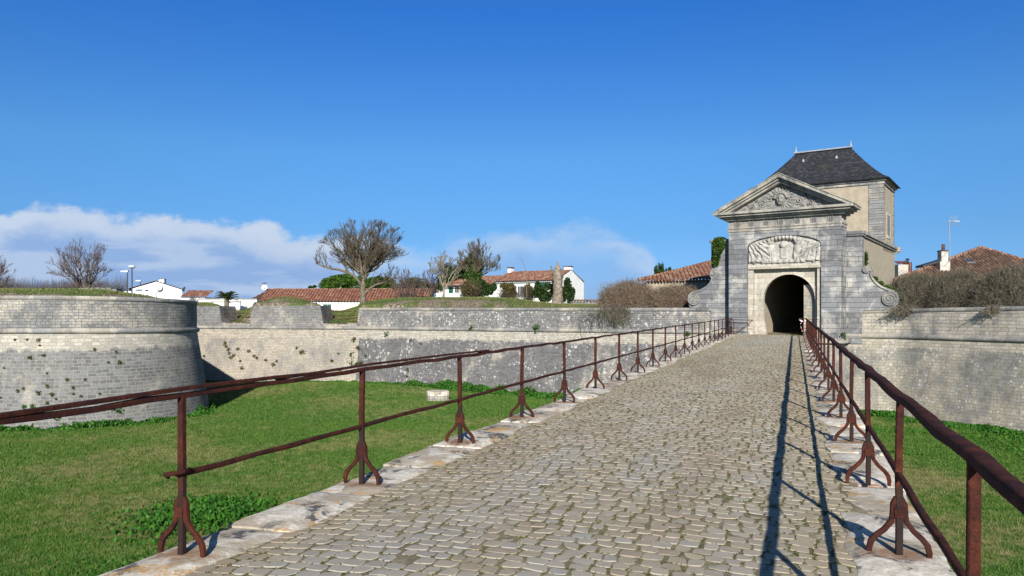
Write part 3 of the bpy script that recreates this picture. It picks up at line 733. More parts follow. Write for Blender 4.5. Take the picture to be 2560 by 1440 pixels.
def bank_z(X, Y):
    xp = 1280 + F * X / Y; dd = seg_dist(X, Y, LP)
    crest = np.interp(xp, CXP, CZT); edge_z = np.where(Y < 56, 2.30, 1.85); edge_z = np.where((xp > 500), np.interp(xp, [500, 900, 1800], [2.0, 1.88, 1.80]), edge_z)
    sm = lambda a, b, v: np.clip((v - a) / (b - a), 0, 1) ** 2 * (3 - 2 * np.clip((v - a) / (b - a), 0, 1))
    front = np.minimum(sm(0.6, 5.5, dd) * 0.75 + sm(1.0, 2.6, dd) * 0.25, 1)
    z = edge_z + (crest - edge_z) * front + 0.07 * fbm(X * 0.5, Y * 0.5, 21) * sm(1, 3, dd)
    z = z - (z - 0.8) * sm(11, 19, dd) * (xp > 500) - (z - .8) * sm(26, 40, dd) * (xp <= 500)
    ul = (X - OA.x) * eA.x + (Y - OA.y) * eA.y
    for x0, x1, sk in ((547, 632, .645), (800, 893, .483)):   # the embrasures are cut askew through the rampart
        hw = (ua(x1) - ua(x0)) / 2; uc = (ua(x0) + ua(x1)) / 2 - sk * dd
        zn = 0.60 + np.clip(dd - 1, 0, 7) / 7 * 1.12 + 0.05 * fbm(X, Y, 33) + np.maximum(0, np.abs(ul - uc) - 0.5) * np.interp(dd, [1.7, 2.6, 6], [0.0, 0.8, 0.30]) + np.where((dd < 3.2) & (dd > 1.9), np.maximum(0, np.abs(ul - uc) - hw) * 9, 0)
        near = (np.abs(ul - uc) < hw + 6)
        z = np.where(near & (Y > 60), np.minimum(z, zn), z)
    return z


def terrain(name, poly, path, zf, x0, x1, y0, y1, step, keep_d, scree):
    xs = np.arange(x0, x1, step); ys = np.arange(y0, y1, step); X, Y = np.meshgrid(xs, ys)
    ok = inside(X, Y, poly) & (seg_dist(X, Y, path) > keep_d); Zz = zf(X, Y)
    n = len(xs); i = (np.arange(len(ys) - 1)[:, None] * n + np.arange(n - 1)[None, :]).ravel(); o = ok.ravel()
    i = i[o[i] & o[i + 1] & o[i + n] & o[i + n + 1]]
    V = np.stack([X, Y, Zz], -1).reshape(-1, 3); dd = seg_dist(X, Y, path).ravel(); xp = (1280 + F * X / Y).ravel()
    sc_ = scree(dd, xp, X.ravel(), Y.ravel()); col = np.stack([sc_, sc_, sc_], 1)
    Fq = np.stack([i, i + 1, i + n + 1, i + n], 1); used, inv = np.unique(Fq, return_inverse=True)
    return mesh_np(name, V[used], inv.reshape(Fq.shape), M['bank'], smooth=True, col=col[used], org=Vector((0, 55, 1)))


def scree_l(dd, xp, X, Y):
    a = np.interp(xp, [500, 560, 640, 790, 840, 900, 960, 1260, 1300, 1400, 1600], [.25, .25, .62, .62, .15, .45, .62, .62, .2, .25, .3])
    a = np.where(xp < 500, np.where(dd < 2.6, 0.62, 0.0), a)
    return a * (np.clip((4.8 - dd) / 1.5, 0, 1))


tag(terrain('rampart_bank', POLY, LP, bank_z, -75, 26, 39, 92, 0.4, 0.95, scree_l), kind='structure')
RP = [(pa.x, pa.y), (pb.x, pb.y), (26.1, 38.9), (32.5, 28.0)]
POLR = RP + [(60, 30), (75, 95), (36, 80), (G(WG + 1.1, 16, 0).x, G(WG + 1.1, 16, 0).y), (G(WG + 1.1, WW, 0).x, G(WG + 1.1, WW, 0).y)]
tag(terrain('rampart_bank', POLR, RP, lambda X, Y: 1.70 + 0.08 * fbm(X * .5, Y * .5, 4), 20, 76, 28, 95, 0.5, 0.9, lambda d_, x_, a, b: 0.3 * (d_ < 3)), kind='structure')

# ---------------------------------------------------------------- bridge and road
RD = Vector((math.sin(R(20.4)), math.cos(R(20.4)), 0)); RL = Vector((math.cos(R(20.4)), -math.sin(R(20.4)), 0)); RISE = 0.0032


def B(s, t_, z): return RD * s + RL * t_ + Vector((0, 0, z + RISE * s))


rng = random.Random(4)
bridge = empty('stone_bridge', B(24, -1.6, -4.5), 'long stone causeway bridge with pale kerb slabs leading to the gate', 'bridge')
m = MB(); SE = 50.2
def end_s(t_):                   # where the deck meets the front of the gate
    q = G0 - RL * t_; det = RD.x * (-e.y) + e.x * RD.y; return (q.x * (-e.y) + e.x * q.y) / det
s_l, s_r = end_s(-4.0), end_s(0.95)
m.hexa([B(-14, -3.96, -4.8), B(-14, 0.90, -4.8), B(s_r + 1.2, 0.90, -4.8), B(s_l + 1.2, -3.96, -4.8), B(-14, -3.96, -0.17), B(-14, 0.90, -0.17), B(s_r + 1.2, 0.90, -0.17), B(s_l + 1.2, -3.96, -0.17)])
m.build('side_masonry', M['cwright'], bridge, frame=(RL, RD))


def slab(s0, s1, ta, tb, seed, top, outer_left):
    n1 = max(3, int((s1 - s0) / 0.16)); n2 = 6; r_ = random.Random(seed); V = []; ph = r_.uniform(0, 99)
    wob = [r_.uniform(-.025, .025) for _ in range(2)]
    for i in range(n1 + 1):
        f = i / n1; s = s0 + (s1 - s0) * f; endf = min(f, 1 - f) * (s1 - s0)
        ti, to = (tb, ta) if outer_left else (ta, tb)
        sg = 1 if outer_left else -1
        jag_i = 0.035 * float(vnoise(np.array(s * 2.1 + ph), np.array(1.0))) + wob[0] * f + wob[1] * (1 - f)
        jag_o = 0.03 * float(vnoise(np.array(s * 3.1 + ph), np.array(5.0)))
        tin = ti + sg * jag_i; tout = to + sg * jag_o
        for j in range(n2 + 1):
            g_ = j / n2; t_ = tout + (tin - tout) * g_; ed = min(min(g_, 1 - g_) * abs(tin - tout), endf)
            z = top + 0.022 * float(fbm(np.array(s * 1.7 + ph), np.array(t_ * 2.2), 3)) + 0.006 * float(fbm(np.array(s * 9.), np.array(t_ * 9.), 6)) - 0.028 * max(0, 1 - ed / 0.05) ** 2
            V.append(B(s, t_, z))
    top_n = len(V); ring = [j for j in range(n2 + 1)] + [i * (n2 + 1) + n2 for i in range(1, n1 + 1)] + [n1 * (n2 + 1) + j for j in range(n2 - 1, -1, -1)] + [i * (n2 + 1) for i in range(n1 - 1, 0, -1)]
    mb = MB(); fs = [(i * (n2 + 1) + j, i * (n2 + 1) + j + 1, (i + 1) * (n2 + 1) + j + 1, (i + 1) * (n2 + 1) + j) for i in range(n1) for j in range(n2)]
    for k in ring: V.append(V[k] - Vector((0, 0, 0.24)))
    L = len(ring)
    for k in range(L): fs.append((ring[k], ring[(k + 1) % L], top_n + (k + 1) % L, top_n + k))
    mb.add(V, fs); mb.build('kerb_slab', M['slab'], bridge, smooth=True, autosmooth=40)


for side in (0, 1):
    s = -4.0 + side * .4; k = 0; lim = (s_l, s_r)[side] - 0.05
    while s < lim - 0.4:
        L = rng.uniform(0.85, 1.75); e1 = min(s + L, lim); w_ = rng.uniform(-.02, .05)
        if side == 0: slab(s, e1 - rng.uniform(.008, .03), -4.03 + rng.uniform(-.04, .04), -3.44 + w_, 100 + k, rng.uniform(-.02, .02), True)
        else: slab(s, e1 - rng.uniform(.008, .03), 0.37 - w_, 0.965 + rng.uniform(-.04, .04), 300 + k, rng.uniform(-.02, .02), False)
        s = e1; k += 1

# road bed (mortar) and cobbles
def road_z(s, t_): return -0.022 + 0.050 * (1 - ((t_ + 1.54) / 1.95) ** 2) + 0.012 * fbm(s * 0.6, t_ * 0.9, 12) + RISE * s


ss = np.arange(-5, 60, 0.25); ts = np.linspace(-3.62, 0.55, 26); Sg, Tg = np.meshgrid(ss, ts)
lim_s = np.clip(Sg, -5, 59); Zg = road_z(lim_s, Tg) - 0.0015
V = np.stack([RD.x * Sg + RL.x * Tg, RD.y * Sg + RL.y * Tg, Zg], -1).reshape(-1, 3); n = len(ss)
i = (np.arange(len(ts) - 1)[:, None] * n + np.arange(n - 1)[None, :]).ravel()
road = tag(mesh_np('road', V, np.stack([i, i + 1, i + n + 1, i + n], 1), M['joint'], smooth=True, org=Vector((0, 0, 0))), kind='structure')
rn = np.random.default_rng(11); stones = []
s = 0.2
while s < 51.5:
    pitch = rn.uniform(0.118, 0.142); t_ = -3.46 + rn.uniform(-.1, .05)
    while t_ < 0.40:
        wd = rn.uniform(0.100, 0.155) * (1.25 if rn.random() < .12 else 1)
        stones.append((s, t_ + wd / 2, pitch, wd)); t_ += wd + 0.002
    s += pitch
st = np.array(stones); arcb = 0.10 * ((st[:, 1] + 1.54) / 1.9) ** 2 + 0.03 * vnoise(st[:, 0] * .4, st[:, 1] * .8, 2)
sc = st[:, 0] + pitch / 2 - arcb; tc = st[:, 1] + 0.018 * rn.normal(size=len(st)) * 0.4
endlim = (s_l + (s_r - s_l) * (tc + 4.0) / 4.95) + 0.1; keep = (sc < endlim) & (tc > -3.5) & (tc < 0.46)
st = st[keep]; sc = sc[keep]; tc = tc[keep]


def cobbles(sc, tc, dp, wd, K, seed):
    rr_ = np.random.default_rng(seed); N = len(sc); g = np.linspace(-1, 1, K); gx, gy = np.meshgrid(g, g); gx = gx.ravel(); gy = gy.ravel()
    # square grid pulled to a rounded outline
    rad = np.maximum(np.abs(gx), np.abs(gy)); nrm = (np.abs(gx) ** 6 + np.abs(gy) ** 6) ** (1 / 6) + 1e-9
    px_ = gx / nrm * rad; py_ = gy / nrm * rad
    tilt = rr_.normal(size=(N, 2)) * 0.020; sk = rr_.normal(size=(N, 1)) * 0.12; hh = rr_.normal(size=(N, 1)) * 0.0022
    cv_ = rr_.uniform(0.5, 1.3, (N, 4)) * 0.5
    a = (wd / 2 - 0.003 - rr_.uniform(0, .006, N))[:, None]; b = (dp / 2 - 0.002 - rr_.uniform(0, .008, N))[:, None]
    ox = a * (px_[None] * (1 + 0.13 * rr_.normal(size=(N, 1)) * py_[None]) + sk * 0.5 * py_[None])
    oy = b * (py_[None] * (1 + 0.12 * rr_.normal(size=(N, 1)) * px_[None]) + sk * px_[None] * 0.6)
    edge_ = np.clip(rad, 0, 1)
    dome = -0.0018 * edge_ ** 2 - np.where(edge_ > 0.99, 0.0055, 0.0)
    # the outermost ring drops into the joint, the next ring is pulled out to make a crisp shoulder
    sec = 1 - 2 / (K - 1); sh = np.where(np.abs(edge_ - sec) < 0.05, 0.94 / sec, 1.0)
    ox = ox * sh[None]; oy = oy * sh[None]
    dz = dome[None] + hh + ox * tilt[:, :1] + oy * tilt[:, 1:] + 0.0009 * rr_.normal(size=(N, len(gx))) * (edge_ < .99)[None]
    T_ = tc[:, None] + ox; S_ = sc[:, None] + oy; Zs = road_z(S_, T_) + 0.004 + dz
    V = np.stack([RD.x * S_ + RL.x * T_, RD.y * S_ + RL.y * T_, Zs], -1).reshape(-1, 3)
    q = (np.arange(K - 1)[:, None] * K + np.arange(K - 1)[None, :]).ravel(); f = np.stack([q, q + 1, q + K + 1, q + K], 1)
    Fq = (f[None] + (np.arange(N) * K * K)[:, None, None]).reshape(-1, 4)
    rnd_ = np.repeat(np.clip(rr_.beta(2.2, 2.2, N), 0, 1), K * K); bnd = np.repeat(np.clip(.5 + .42 * vnoise(tc * .85 + 3, sc * .05, 6) + .28 * vnoise(tc * 2.2, sc * .5, 9), 0, 1), K * K); edg = np.repeat(np.clip(np.maximum((tc + .35) / .5, (-3.05 - tc) / .5), 0, 1), K * K); return V, Fq, np.stack([rnd_, bnd, edg], 1)


nr_ = sc < 17
Va, Fa, Ca = cobbles(sc[nr_], tc[nr_], st[nr_, 2], st[nr_, 3], 6, 1); Vb, Fb, Cb = cobbles(sc[~nr_], tc[~nr_], st[~nr_, 2], st[~nr_, 3], 4, 2)
def top_faces(n, K): q = np.ones((K - 1, K - 1), bool); q[0] = q[-1] = False; q[:, 0] = q[:, -1] = False; return np.tile(q.ravel(), n)
Sm = np.concatenate([top_faces(int(nr_.sum()), 6), top_faces(int((~nr_).sum()), 4)])
Vc, Fc = cat((Va, Fa), (Vb, Fb)); mesh_np('cobblestones', Vc, Fc, M['cobble'], road, col=np.concatenate([Ca, Cb]), smooth=True).data.set_sharp_from_angle(angle=R(28))
# grass in the joints
rn = np.random.default_rng(5); N = 80000; k = rn.integers(0, len(sc), N); side = rn.random(N)
ms = sc[k] + np.where(side < 0.72, rn.uniform(-.06, .06, N), np.sign(rn.normal(size=N)) * st[k, 2] / 2); mt = tc[k] + np.where(side < 0.72, np.sign(rn.normal(size=N)) * st[k, 3] / 2, rn.uniform(-.08, .08, N))
dn = vnoise(ms * 1.3, mt * 1.3, 7) * .5 + vnoise(ms * 9, mt * 9, 8); ok = (dn > -0.02) | (rn.random(N) < 0.15); ms = ms[ok]; mt = mt[ok]; N = len(ms)
mz = road_z(ms, mt); Pm = np.stack([RD.x * ms + RL.x * mt, RD.y * ms + RL.y * mt, mz - 0.0015], 1) + rn.normal(size=(N, 3)) * [0.004, .004, 0.0]
Pm = np.repeat(Pm, 4, 0) + rn.normal(size=(N * 4, 3)) * [0.006, 0.006, 0.0]; Vm, Fm = leaf_quads(Pm + [0, 0, .003], 0.007, rn, 2.6, up=1.0)
tag(mesh_np('joint_grass', Vm, Fm, M['moss'], org=Vector((0, 0, 0))), 'tufts of short grass and moss growing between the cobbles', 'grass', kind='stuff')

# ---------------------------------------------------------------- iron railings
H = 1.02
def make_post(parent, s, t_, seed, lean=0.0):
    r_ = random.Random(seed); base = B(s, t_, -0.02); p = bpy.data
    mb = MB(); L = lambda x, y, z: base + RL * x + RD * y + Vector((0, 0, z))
    mb.sweep([L(0, 0, 0), L(0.003, 0, .3), L(-.002, 0.003, .6), L(lean, 0, H + .035)], 0.044, 0.044, up=RD, jit=.04, rng=r_)
    o = mb.build('post', M['rust_post'], parent, org=base)
    b2 = MB()
    for sg in (-1, 1):
        pts = [(0.018, .385), (0.034, .34), (0.036, .27), (0.045, .225), (0.085, .17), (0.135, .125), (0.165, .085), (0.176, .04), (0.174, -.01)]
        wds = [.022, .034, .036, .034, .034, .036, .038, .036, .026]
        b2.sweep([L(sg * a, 0, z + .015) for a, z in pts], wds, [.03, .04, .042, .034, .03, .03, .03, .03, .024], up=RD, rng=r_)
    b2.box(-.028, .028, -.03, .03, .27, .335, L)
    br = b2.build('foot_brace', M['rust'], o, org=base)
    return o


def copy_post(o, parent, s, t_):
    base = B(s, t_, -0.02); c = o.copy(); C.objects.link(c); c.parent = parent; c.location = base - ORG[parent]; ORG[c] = base
    for ch in o.children:
        k = ch.copy(); C.objects.link(k); k.parent = c; ORG[k] = base
    return c


def rail_line(parent, name, s0, s1, t_, h, a, b, seed, dz=0.0, dt=0.0, amp=0.012, end=None):
    r_ = random.Random(seed); pts = []; s = s0
    while s < s1: pts.append((s, t_ + dt + r_.uniform(-amp, amp) * .7, h + dz + r_.uniform(-amp, amp))); s += 0.37
    pts.append((s1, t_ + dt, h + dz))
    P = [B(*p) for p in pts] + list(end or []); m = MB(); m.sweep(P, a, b, jit=0.10, rng=r_); return m.build(name, M['rust'], parent, smooth=True, autosmooth=50)


for side in (0, 1):
    t_ = (-3.76, 0.635)[side]; s0 = (3.91, 3.30)[side]; send = (end_s(-3.8) - 0.05, end_s(0.64) - 1.2)[side]
    root = empty('iron_railing', B(20, t_, 0), ('rusty iron railing along the left kerb of the bridge, over the lawn', 'rusty iron railing along the right kerb of the bridge, passing close to the viewer')[side], 'railing')
    first = make_post(root, s0, t_, 40 + side); k = -3; 
    while True:
        s = s0 + k * 2.205
        if s > send: break
        if k != 0:
            if abs(k) < 5: make_post(root, s, t_, 50 + k + side * 30, (0.008 if k % 2 else -.006))
            else: copy_post(first, root, s, t_)
        k += 1
    top_end = None
    if side == 1: top_end = [B(send + .3, t_ - .02, H - .0), B(send + .5, t_ - .12, H + .02), B(send + .55, t_ - .35, H + .03)]
    rail_line(root, 'top_rail', -6, send, t_, H + 0.02, 0.066 if side else 0.050, 0.055 if side else 0.034, 7 + side, end=top_end, amp=.010)
    rail_line(root, 'mid_rail', (s0 if side == 0 else -6), send, t_, 0.525, 0.034, 0.034, 17 + side, dt=0.0, amp=.006)
# the left top rail is spliced from overlapping bars near the first post
lr = [o for o in bpy.data.objects if o.name == 'iron_railing'][0]
m = MB(); m.sweep([B(-6, -3.76, H + .040), B(1.0, -3.758, H + .039), B(2.4, -3.755, H + .044), B(4.0, -3.75, H + .068), B(4.9, -3.755, H + .060), B(5.5, -3.76, H + .046)], .046, .026, jit=.06); m.build('spliced_bar', M['rust'], lr, smooth=True, autosmooth=50)
m = MB(); m.sweep([B(4.9, -3.77, H + .045), B(6.3, -3.765, H + .066), B(8.0, -3.76, H + .062), B(9.2, -3.76, H + .048)], .046, .020, jit=.06); m.build('spliced_bar', M['rust'], lr, smooth=True, autosmooth=50)
m = MB(); m.tube([B(3.83, -3.79, .52), B(3.80, -3.80, .54), B(3.86, -3.72, .55), B(3.95, -3.735, .55), B(3.96, -3.79, .53), B(3.9, -3.80, .52)], .016, 6); m.build('wire_binding', M['rust'], lr, smooth=True)
for side in (0, 1):              # open gate leaves swung back at the end of the railings
    if side == 0:
        rt = empty('iron_barrier', G(U(1834, -.35), -.35, .15), 'rusty barrier leaf with a diagonal brace, against the left pier of the gate', 'barrier', 'barrier leaves at the end of the bridge')
        x0, x1, xp, w_ = 1816, 1882, 1834, -.35
    else:
        rt = empty('iron_barrier', G(U(2006, -.6), -.6, .15), 'short rusty barrier with its end wrapped in tape, before the right side of the archway', 'barrier', 'barrier leaves at the end of the bridge')
        x0, x1, xp, w_ = 2046, 2006, 2008, -.6
    zt = Z(xp, 799, w_); zm = Z(xp, 822, w_); zb = 0.14
    m = MB(); m.sweep([G(U(x0, w_), w_, zt), G(U(xp, w_), w_, zt - .01), G(U(x1, w_), w_, zt - .03)], .04, .04); m.build('top_bar', M['rust'], rt)
    m = MB(); m.sweep([G(U(x0, w_), w_, zm + .03), G(U(xp, w_), w_, zm), G(U(x1, w_), w_, zm)], .03, .03); m.build('mid_bar', M['rust'], rt)
    m = MB(); m.sweep([G(U(xp, w_), w_, zb), G(U(xp, w_), w_, zt)], .04, .04, up=RD); m.build('upright', M['rust'], rt)
    if side == 0:
        m = MB(); m.sweep([G(U(xp, w_), w_, zb), G(U(x1, w_), w_, zt - .03)], .035, .035); m.build('brace', M['rust'], rt)
    else:
        m = MB(); m.sweep([G(U(2030, w_), w_, zb), G(U(2030, w_), w_, zt)], .035, .035, up=RD); m.build('upright', M['rust'], rt)
mt_, tt, bb = new_mat('striped_tape'); uvz = tt.n('ShaderNodeSeparateXYZ'); tt.link(tt.n('ShaderNodeNewGeometry').outputs['Position'], uvz.inputs[0])
wv = tt.m('FRACT', tt.m('MULTIPLY', tt.m('ADD', uvz.outputs[2], uvz.outputs[0]), 5.0)); tt.link(tt.mix(tt.m('GREATER_THAN', wv, .5), (0.8, .75, .75), (.55, .05, .08)), bb.inputs['Base Color'])
m = MB(); w_ = -.62; q = lambda x, y, o=0: G(U(x, w_ - o), w_ - o, Z(x, y, w_ - o))
m.sweep([q(1998, 797), q(2001, 801, .03), q(2006, 803), q(2012, 800, .02), q(2017, 803)], .02, .09, up=(0, 0, 1)); m.sweep([q(2004, 803), q(2001, 812, .04), q(2003, 820), q(2006, 829, .02)], .02, .07, up=RD)
tag(m.build('barrier_tape', mt_), 'red and white tape tied round the end of the barrier at the archway', 'tape')

# ---------------------------------------------------------------- the gate
FR = (e, n_)
gate = empty('town_gate', G(WG / 2, 0, 0), 'monumental grey stone town gate with a carved pediment over a dark round archway', 'gate')
zb = -0.35; XM = 1960
zt = Z(XM, 573); zL1 = Z(1950, 661, .2); zs = Z(1868, 622)
u0, u1 = U(1868), U(2053)
crown = Z(XM, 588); uc = (u0 + u1) / 2; hw = (u1 - u0) / 2
archp = [(uc - hw * math.cos(R(a)), zs + (crown - zs) * math.sin(R(a)) ** 0.85) for a in range(0, 181, 9)]
poly = [(0, zb), (u0, zb)] + archp + [(u1, zb), (WG, zb), (WG, zt), (0, zt)]
m = MB(); m.prism(poly, 0, 0.30, G)
m.box(0, u0 - 0.0, .30, 1.6, zb, zt, G); m.box(u1, WG, .30, 1.6, zb, zt, G); m.box(u0, u1, .30, 1.6, crown + .02, zt, G)
m.build('front_wall', M['gate'], gate, frame=FR)
d0, d1 = U(1883, .2), U(2043, .2); zD = Z(1962, 671, .2)
poly = [(u0 + .001, zb), (d0, zb), (d0, zD), (d1, zD), (d1, zb), (u1 - .001, zb), (u1 - .001, crown + .3), (u0 + .001, crown + .3)]
m = MB(); m.prism(poly, .20, .52, G); m.build('door_frame', M['gate_pale'], gate, frame=FR)
m = MB(); m.box(u0 + .02, u1 - .02, .08, .21, zD, zL1, G); m.build('lintel', M['gate_pale'], gate, frame=FR)
AW = 0.52
uC = U(1972, AW); ra_ = (U(2037, AW) - U(1908, AW)) / 2; zcr = Z(1966, 686, AW); zsp = zcr - ra_
arcp = [(uC - ra_ * math.cos(R(a)), zsp + ra_ * math.sin(R(a))) for a in range(0, 181, 6)]
wl = [(uC - ra_ + .0, 1.6), (uC - ra_ + .02, 1.1), (uC - ra_ + .12, .75), (uC - ra_ + .16, .3)]
poly = [(u0 + .01, zb), (uC - ra_ + .17, zb)] + wl[::-1] + arcp + [(uC + ra_, zb), (u1 - .01, zb), (u1 - .01, crown), (u0 + .01, crown)]
m = MB(); m.prism(poly, AW, .80, G); m.build('arch_wall', M['gate_pale'], gate, frame=FR)
ring = [(uC - (ra_ + .20) * math.cos(R(a)), zsp + (ra_ + .20) * math.sin(R(a))) for a in range(0, 181, 6)]
m = MB(); m.prism(arcp + ring[::-1], AW - .05, AW + .01, G); m.build('archivolt', M['gate_pale'], gate, frame=FR)
# passage
m = MB(); uS = U(2155, WW); hwp = ra_ + .75; T1 = Z(2150, 590, WW)
wr = uC + ra_ * 2 - 0.0
m.box(-1.3, uC - hwp, 1.62, 15.5, zb, T1, G); m.box(uC + hwp, uS - .01, 1.62, 15.5, zb, T1, G); m.box(uC - hwp, uC + hwp, 1.32, 15.5, 4.6, T1 - .01, G); m.box(u0, u1, .81, 1.61, crown - .02, crown + .01, G); m.box(uC - hwp, uC + hwp, 15.0, 15.5, zb, 4.6, G)
m.build('passage_wall', M['render'], gate, frame=FR)
m = MB(); m.box(uC - hwp - .02, uC + hwp + .02, 14.0, 14.2, zb, 4.7, G); m.build('dark_back_panel', M['metal_dark'], gate, frame=FR)  # dark panel added across the far end to keep the passage black
ur = U(2010, .9); zi = Z(2020, 712, .9); m = MB(); m.box(ur, u1, .86, 1.6, zb, zi, G); m.box(ur + .35, u1, .86, 1.6, zi, 4.6, G); m.build('inner_arch', M['inner'], gate, frame=FR)
# entablature
m = MB(); m.box(-.04, WG + .04, -.05, 1.5, zt, Z(XM, 565) - .02, G); m.box(-.08, WG + .08, -.10, 1.5, Z(XM, 565) - .02, Z(XM, 562), G)
zf = Z(XM, 544); m.box(0, WG, 0, 1.5, Z(XM, 562), zf, G)
for o_, ya, yb in ((.22, 544, 539), (.42, 539, 535), (.60, 535, 530)): m.box(-o_, WG + o_, -o_, 1.6, Z(XM, ya) - 0.001, Z(XM, yb, 0) , G)
zc0 = Z(XM, 530, 0); zc1 = Z(XM, 520, -.75)
m.box(-.78, WG + .78, -.75, 1.7, zc0, zc1, G); m.build('entablature', M['gate_trim'], gate, frame=FR)
zfr0, zfr1 = Z(XM, 562), zf
first = None
for k, xx in enumerate((1843, 1878, 1915, 1952, 1993, 2035, 2077)):
    uu = U(xx)
    if first is None:
        m = MB(); org = G(uu, 0, zfr0)
        for j in range(3): m.box(uu - .17 + j * .12, uu - .08 + j * .12, -.05, .02, zfr0, zfr1 - .02, G)
        m.box(uu - .19, uu + .19, -.04, .02, zfr1 - .06, zfr1, G); m.box(uu - .17, uu + .17, -.10, -.04, zfr0 - .12, zfr0 - .07, G)
        first = m.build('triglyph', M['gate_trim'], gate, frame=FR, org=org)
    else:
        c_ = first.copy(); C.objects.link(c_); c_.parent = gate; c_.location = G(uu, 0, zfr0) - ORG[gate]
# right return frieze
m = MB()
for ww_ in (.25, .95): m.box(WG - .01, WG + .05, ww_, ww_ + .3, zfr0, zfr1, G)
m.build('triglyph', M['gate_trim'], gate, frame=FR)
# pediment
uA = U(1946, -.75); zA = Z(1946, 433, -.75); uL, uR_ = -.80, WG + .80; th = .47
sl_ = (zA - zc1) / (uA - uL)
m = MB()
for sg, ue in ((1, uL), (-1, uR_)):
    m.prism([(ue, zc1), (uA, zA), (uA, zA - .22), (ue + sg * .36, zc1)], -.75, 1.7, G)
    m.prism([(ue + sg * .36, zc1), (uA, zA - .22), (uA, zA - .36), (ue + sg * .62, zc1)], -.58, 1.6, G)
    m.prism([(ue + sg * .62, zc1), (uA, zA - .36), (uA, zA - .52), (ue + sg * .92, zc1)], -.42, 1.6, G)
    m.prism([(ue - sg * .02, zc1 + .03), (uA, zA + .05), (uA, zA), (ue, zc1)], -.80, 1.75, G)
m.build('pediment_cornice', M['gate_trim'], gate, frame=FR)
m = MB(); m.prism([(uL + .8, zc1), (uR_ - .8, zc1), (uA, zA - .5)], 0.02, 1.5, G); m.build('tympanum', M['gate_trim'], gate, frame=FR)


def relief(name, ua_, ub_, za, zb_, w0, hf, mask, mat, step=0.028):
    us = np.arange(ua_, ub_, step); zs_ = np.arange(za, zb_, step); Ug, Zg_ = np.meshgrid(us, zs_); Hh = hf(Ug, Zg_); ok = mask(Ug, Zg_)
    gx, gy = G0.x + e.x * Ug + n_.x * (w0 - Hh), G0.y + e.y * Ug + n_.y * (w0 - Hh); n = len(us)
    V = np.stack([gx, gy, Zg_], -1).reshape(-1, 3); i = (np.arange(len(zs_) - 1)[:, None] * n + np.arange(n - 1)[None, :]).ravel(); o = ok.ravel()
    i = i[o[i] & o[i + 1] & o[i + n] & o[i + n + 1]]; Fq = np.stack([i, i + 1, i + n + 1, i + n], 1); used, inv = np.unique(Fq, return_inverse=True)
    return mesh_np(name, V[used], inv.reshape(Fq.shape), mat, gate, smooth=True)


def blob(x, y, cx, cy, rx, ry, h, p=0.5): return h * np.clip(1 - ((x - cx) / rx) ** 2 - ((y - cy) / ry) ** 2, 0, 1) ** p
def spiral(x, y, cx, cy, r0, h, hand=1, turns=2.2):
    dx, dy = x - cx, y - cy; r_ = np.hypot(dx, dy); a = np.arctan2(dy, dx * hand)
    return h * (0.5 + 0.5 * np.cos(a - r_ / r0 * turns * 6.283)) * np.clip(1.15 - r_ / r0, 0, 1) ** .5 * (r_ < r0 * 1.15)


hz = zc1 + .60; hu = U(1952, 0) + 0.02


def tymp_h(x, z):
    dx, dz = x - hu, z - hz; r_ = np.hypot(dx * .8, dz); a = np.arctan2(dz, dx)
    h = 0.03 + 0.085 * (0.5 + 0.5 * np.cos(a * 22)) * np.clip((r_ - .3) / .1, 0, 1) * np.clip((.95 - r_) / .3, 0, 1)
    for cx, cz, rr_, hd in ((-1.1, -.10, .30, 1), (-1.75, -.30, .26, -1), (-.66, .20, .24, -1), (-2.3, -.44, .17, 1), (1.1, -.10, .30, -1), (1.75, -.30, .26, 1), (.66, .20, .24, 1), (2.3, -.44, .17, -1), (-.66, -.42, .20, 1), (.66, -.42, .20, -1), (-1.3, -.46, .15, 1), (1.3, -.46, .15, -1), (-.35, .58, .18, 1), (.4, .56, .18, -1), (-1.45, .10, .16, 1), (1.45, .08, .16, -1), (-2.0, -.12, .12, 1), (2.0, -.14, .12, -1)):
        h = np.maximum(h, spiral(x, z, hu + cx, hz + cz, rr_, .19, hd))
    for k in range(9):
        aa = math.pi * (k + .3) / 8.6; h = np.maximum(h, blob(x, z, hu + .36 * math.cos(aa), hz + .12 + .32 * math.sin(aa), .13, .12, .30))
    face = blob(x, z, hu, hz, .31, .38, .40, .5)
    face = face - blob(x, z, hu - .11, hz + .06, .075, .05, .11, 1) - blob(x, z, hu + .11, hz + .06, .075, .05, .11, 1) + blob(x, z, hu, hz - .02, .04, .11, .10, .7) - blob(x, z, hu, hz - .19, .10, .03, .08, 1) + blob(x, z, hu - .13, hz - .10, .08, .08, .03, 1) + blob(x, z, hu + .13, hz - .10, .08, .08, .03, 1)
    return np.maximum(h, face) + .008 * fbm(x * 9, z * 9, 4)


relief('sun_face_carving', .1, WG - .1, zc1, zA - .5, 0.02, tymp_h, lambda x, z: (z - zc1 < (x - uL - 1.0) * sl_ * 1.0 - .02) & (z - zc1 < (uR_ - 1.0 - x) * (zA - zc1) / (uR_ - uA) - .02), M['carving_grey'])
am = (u0 + u1) / 2; az0 = zL1; AH = crown - zL1


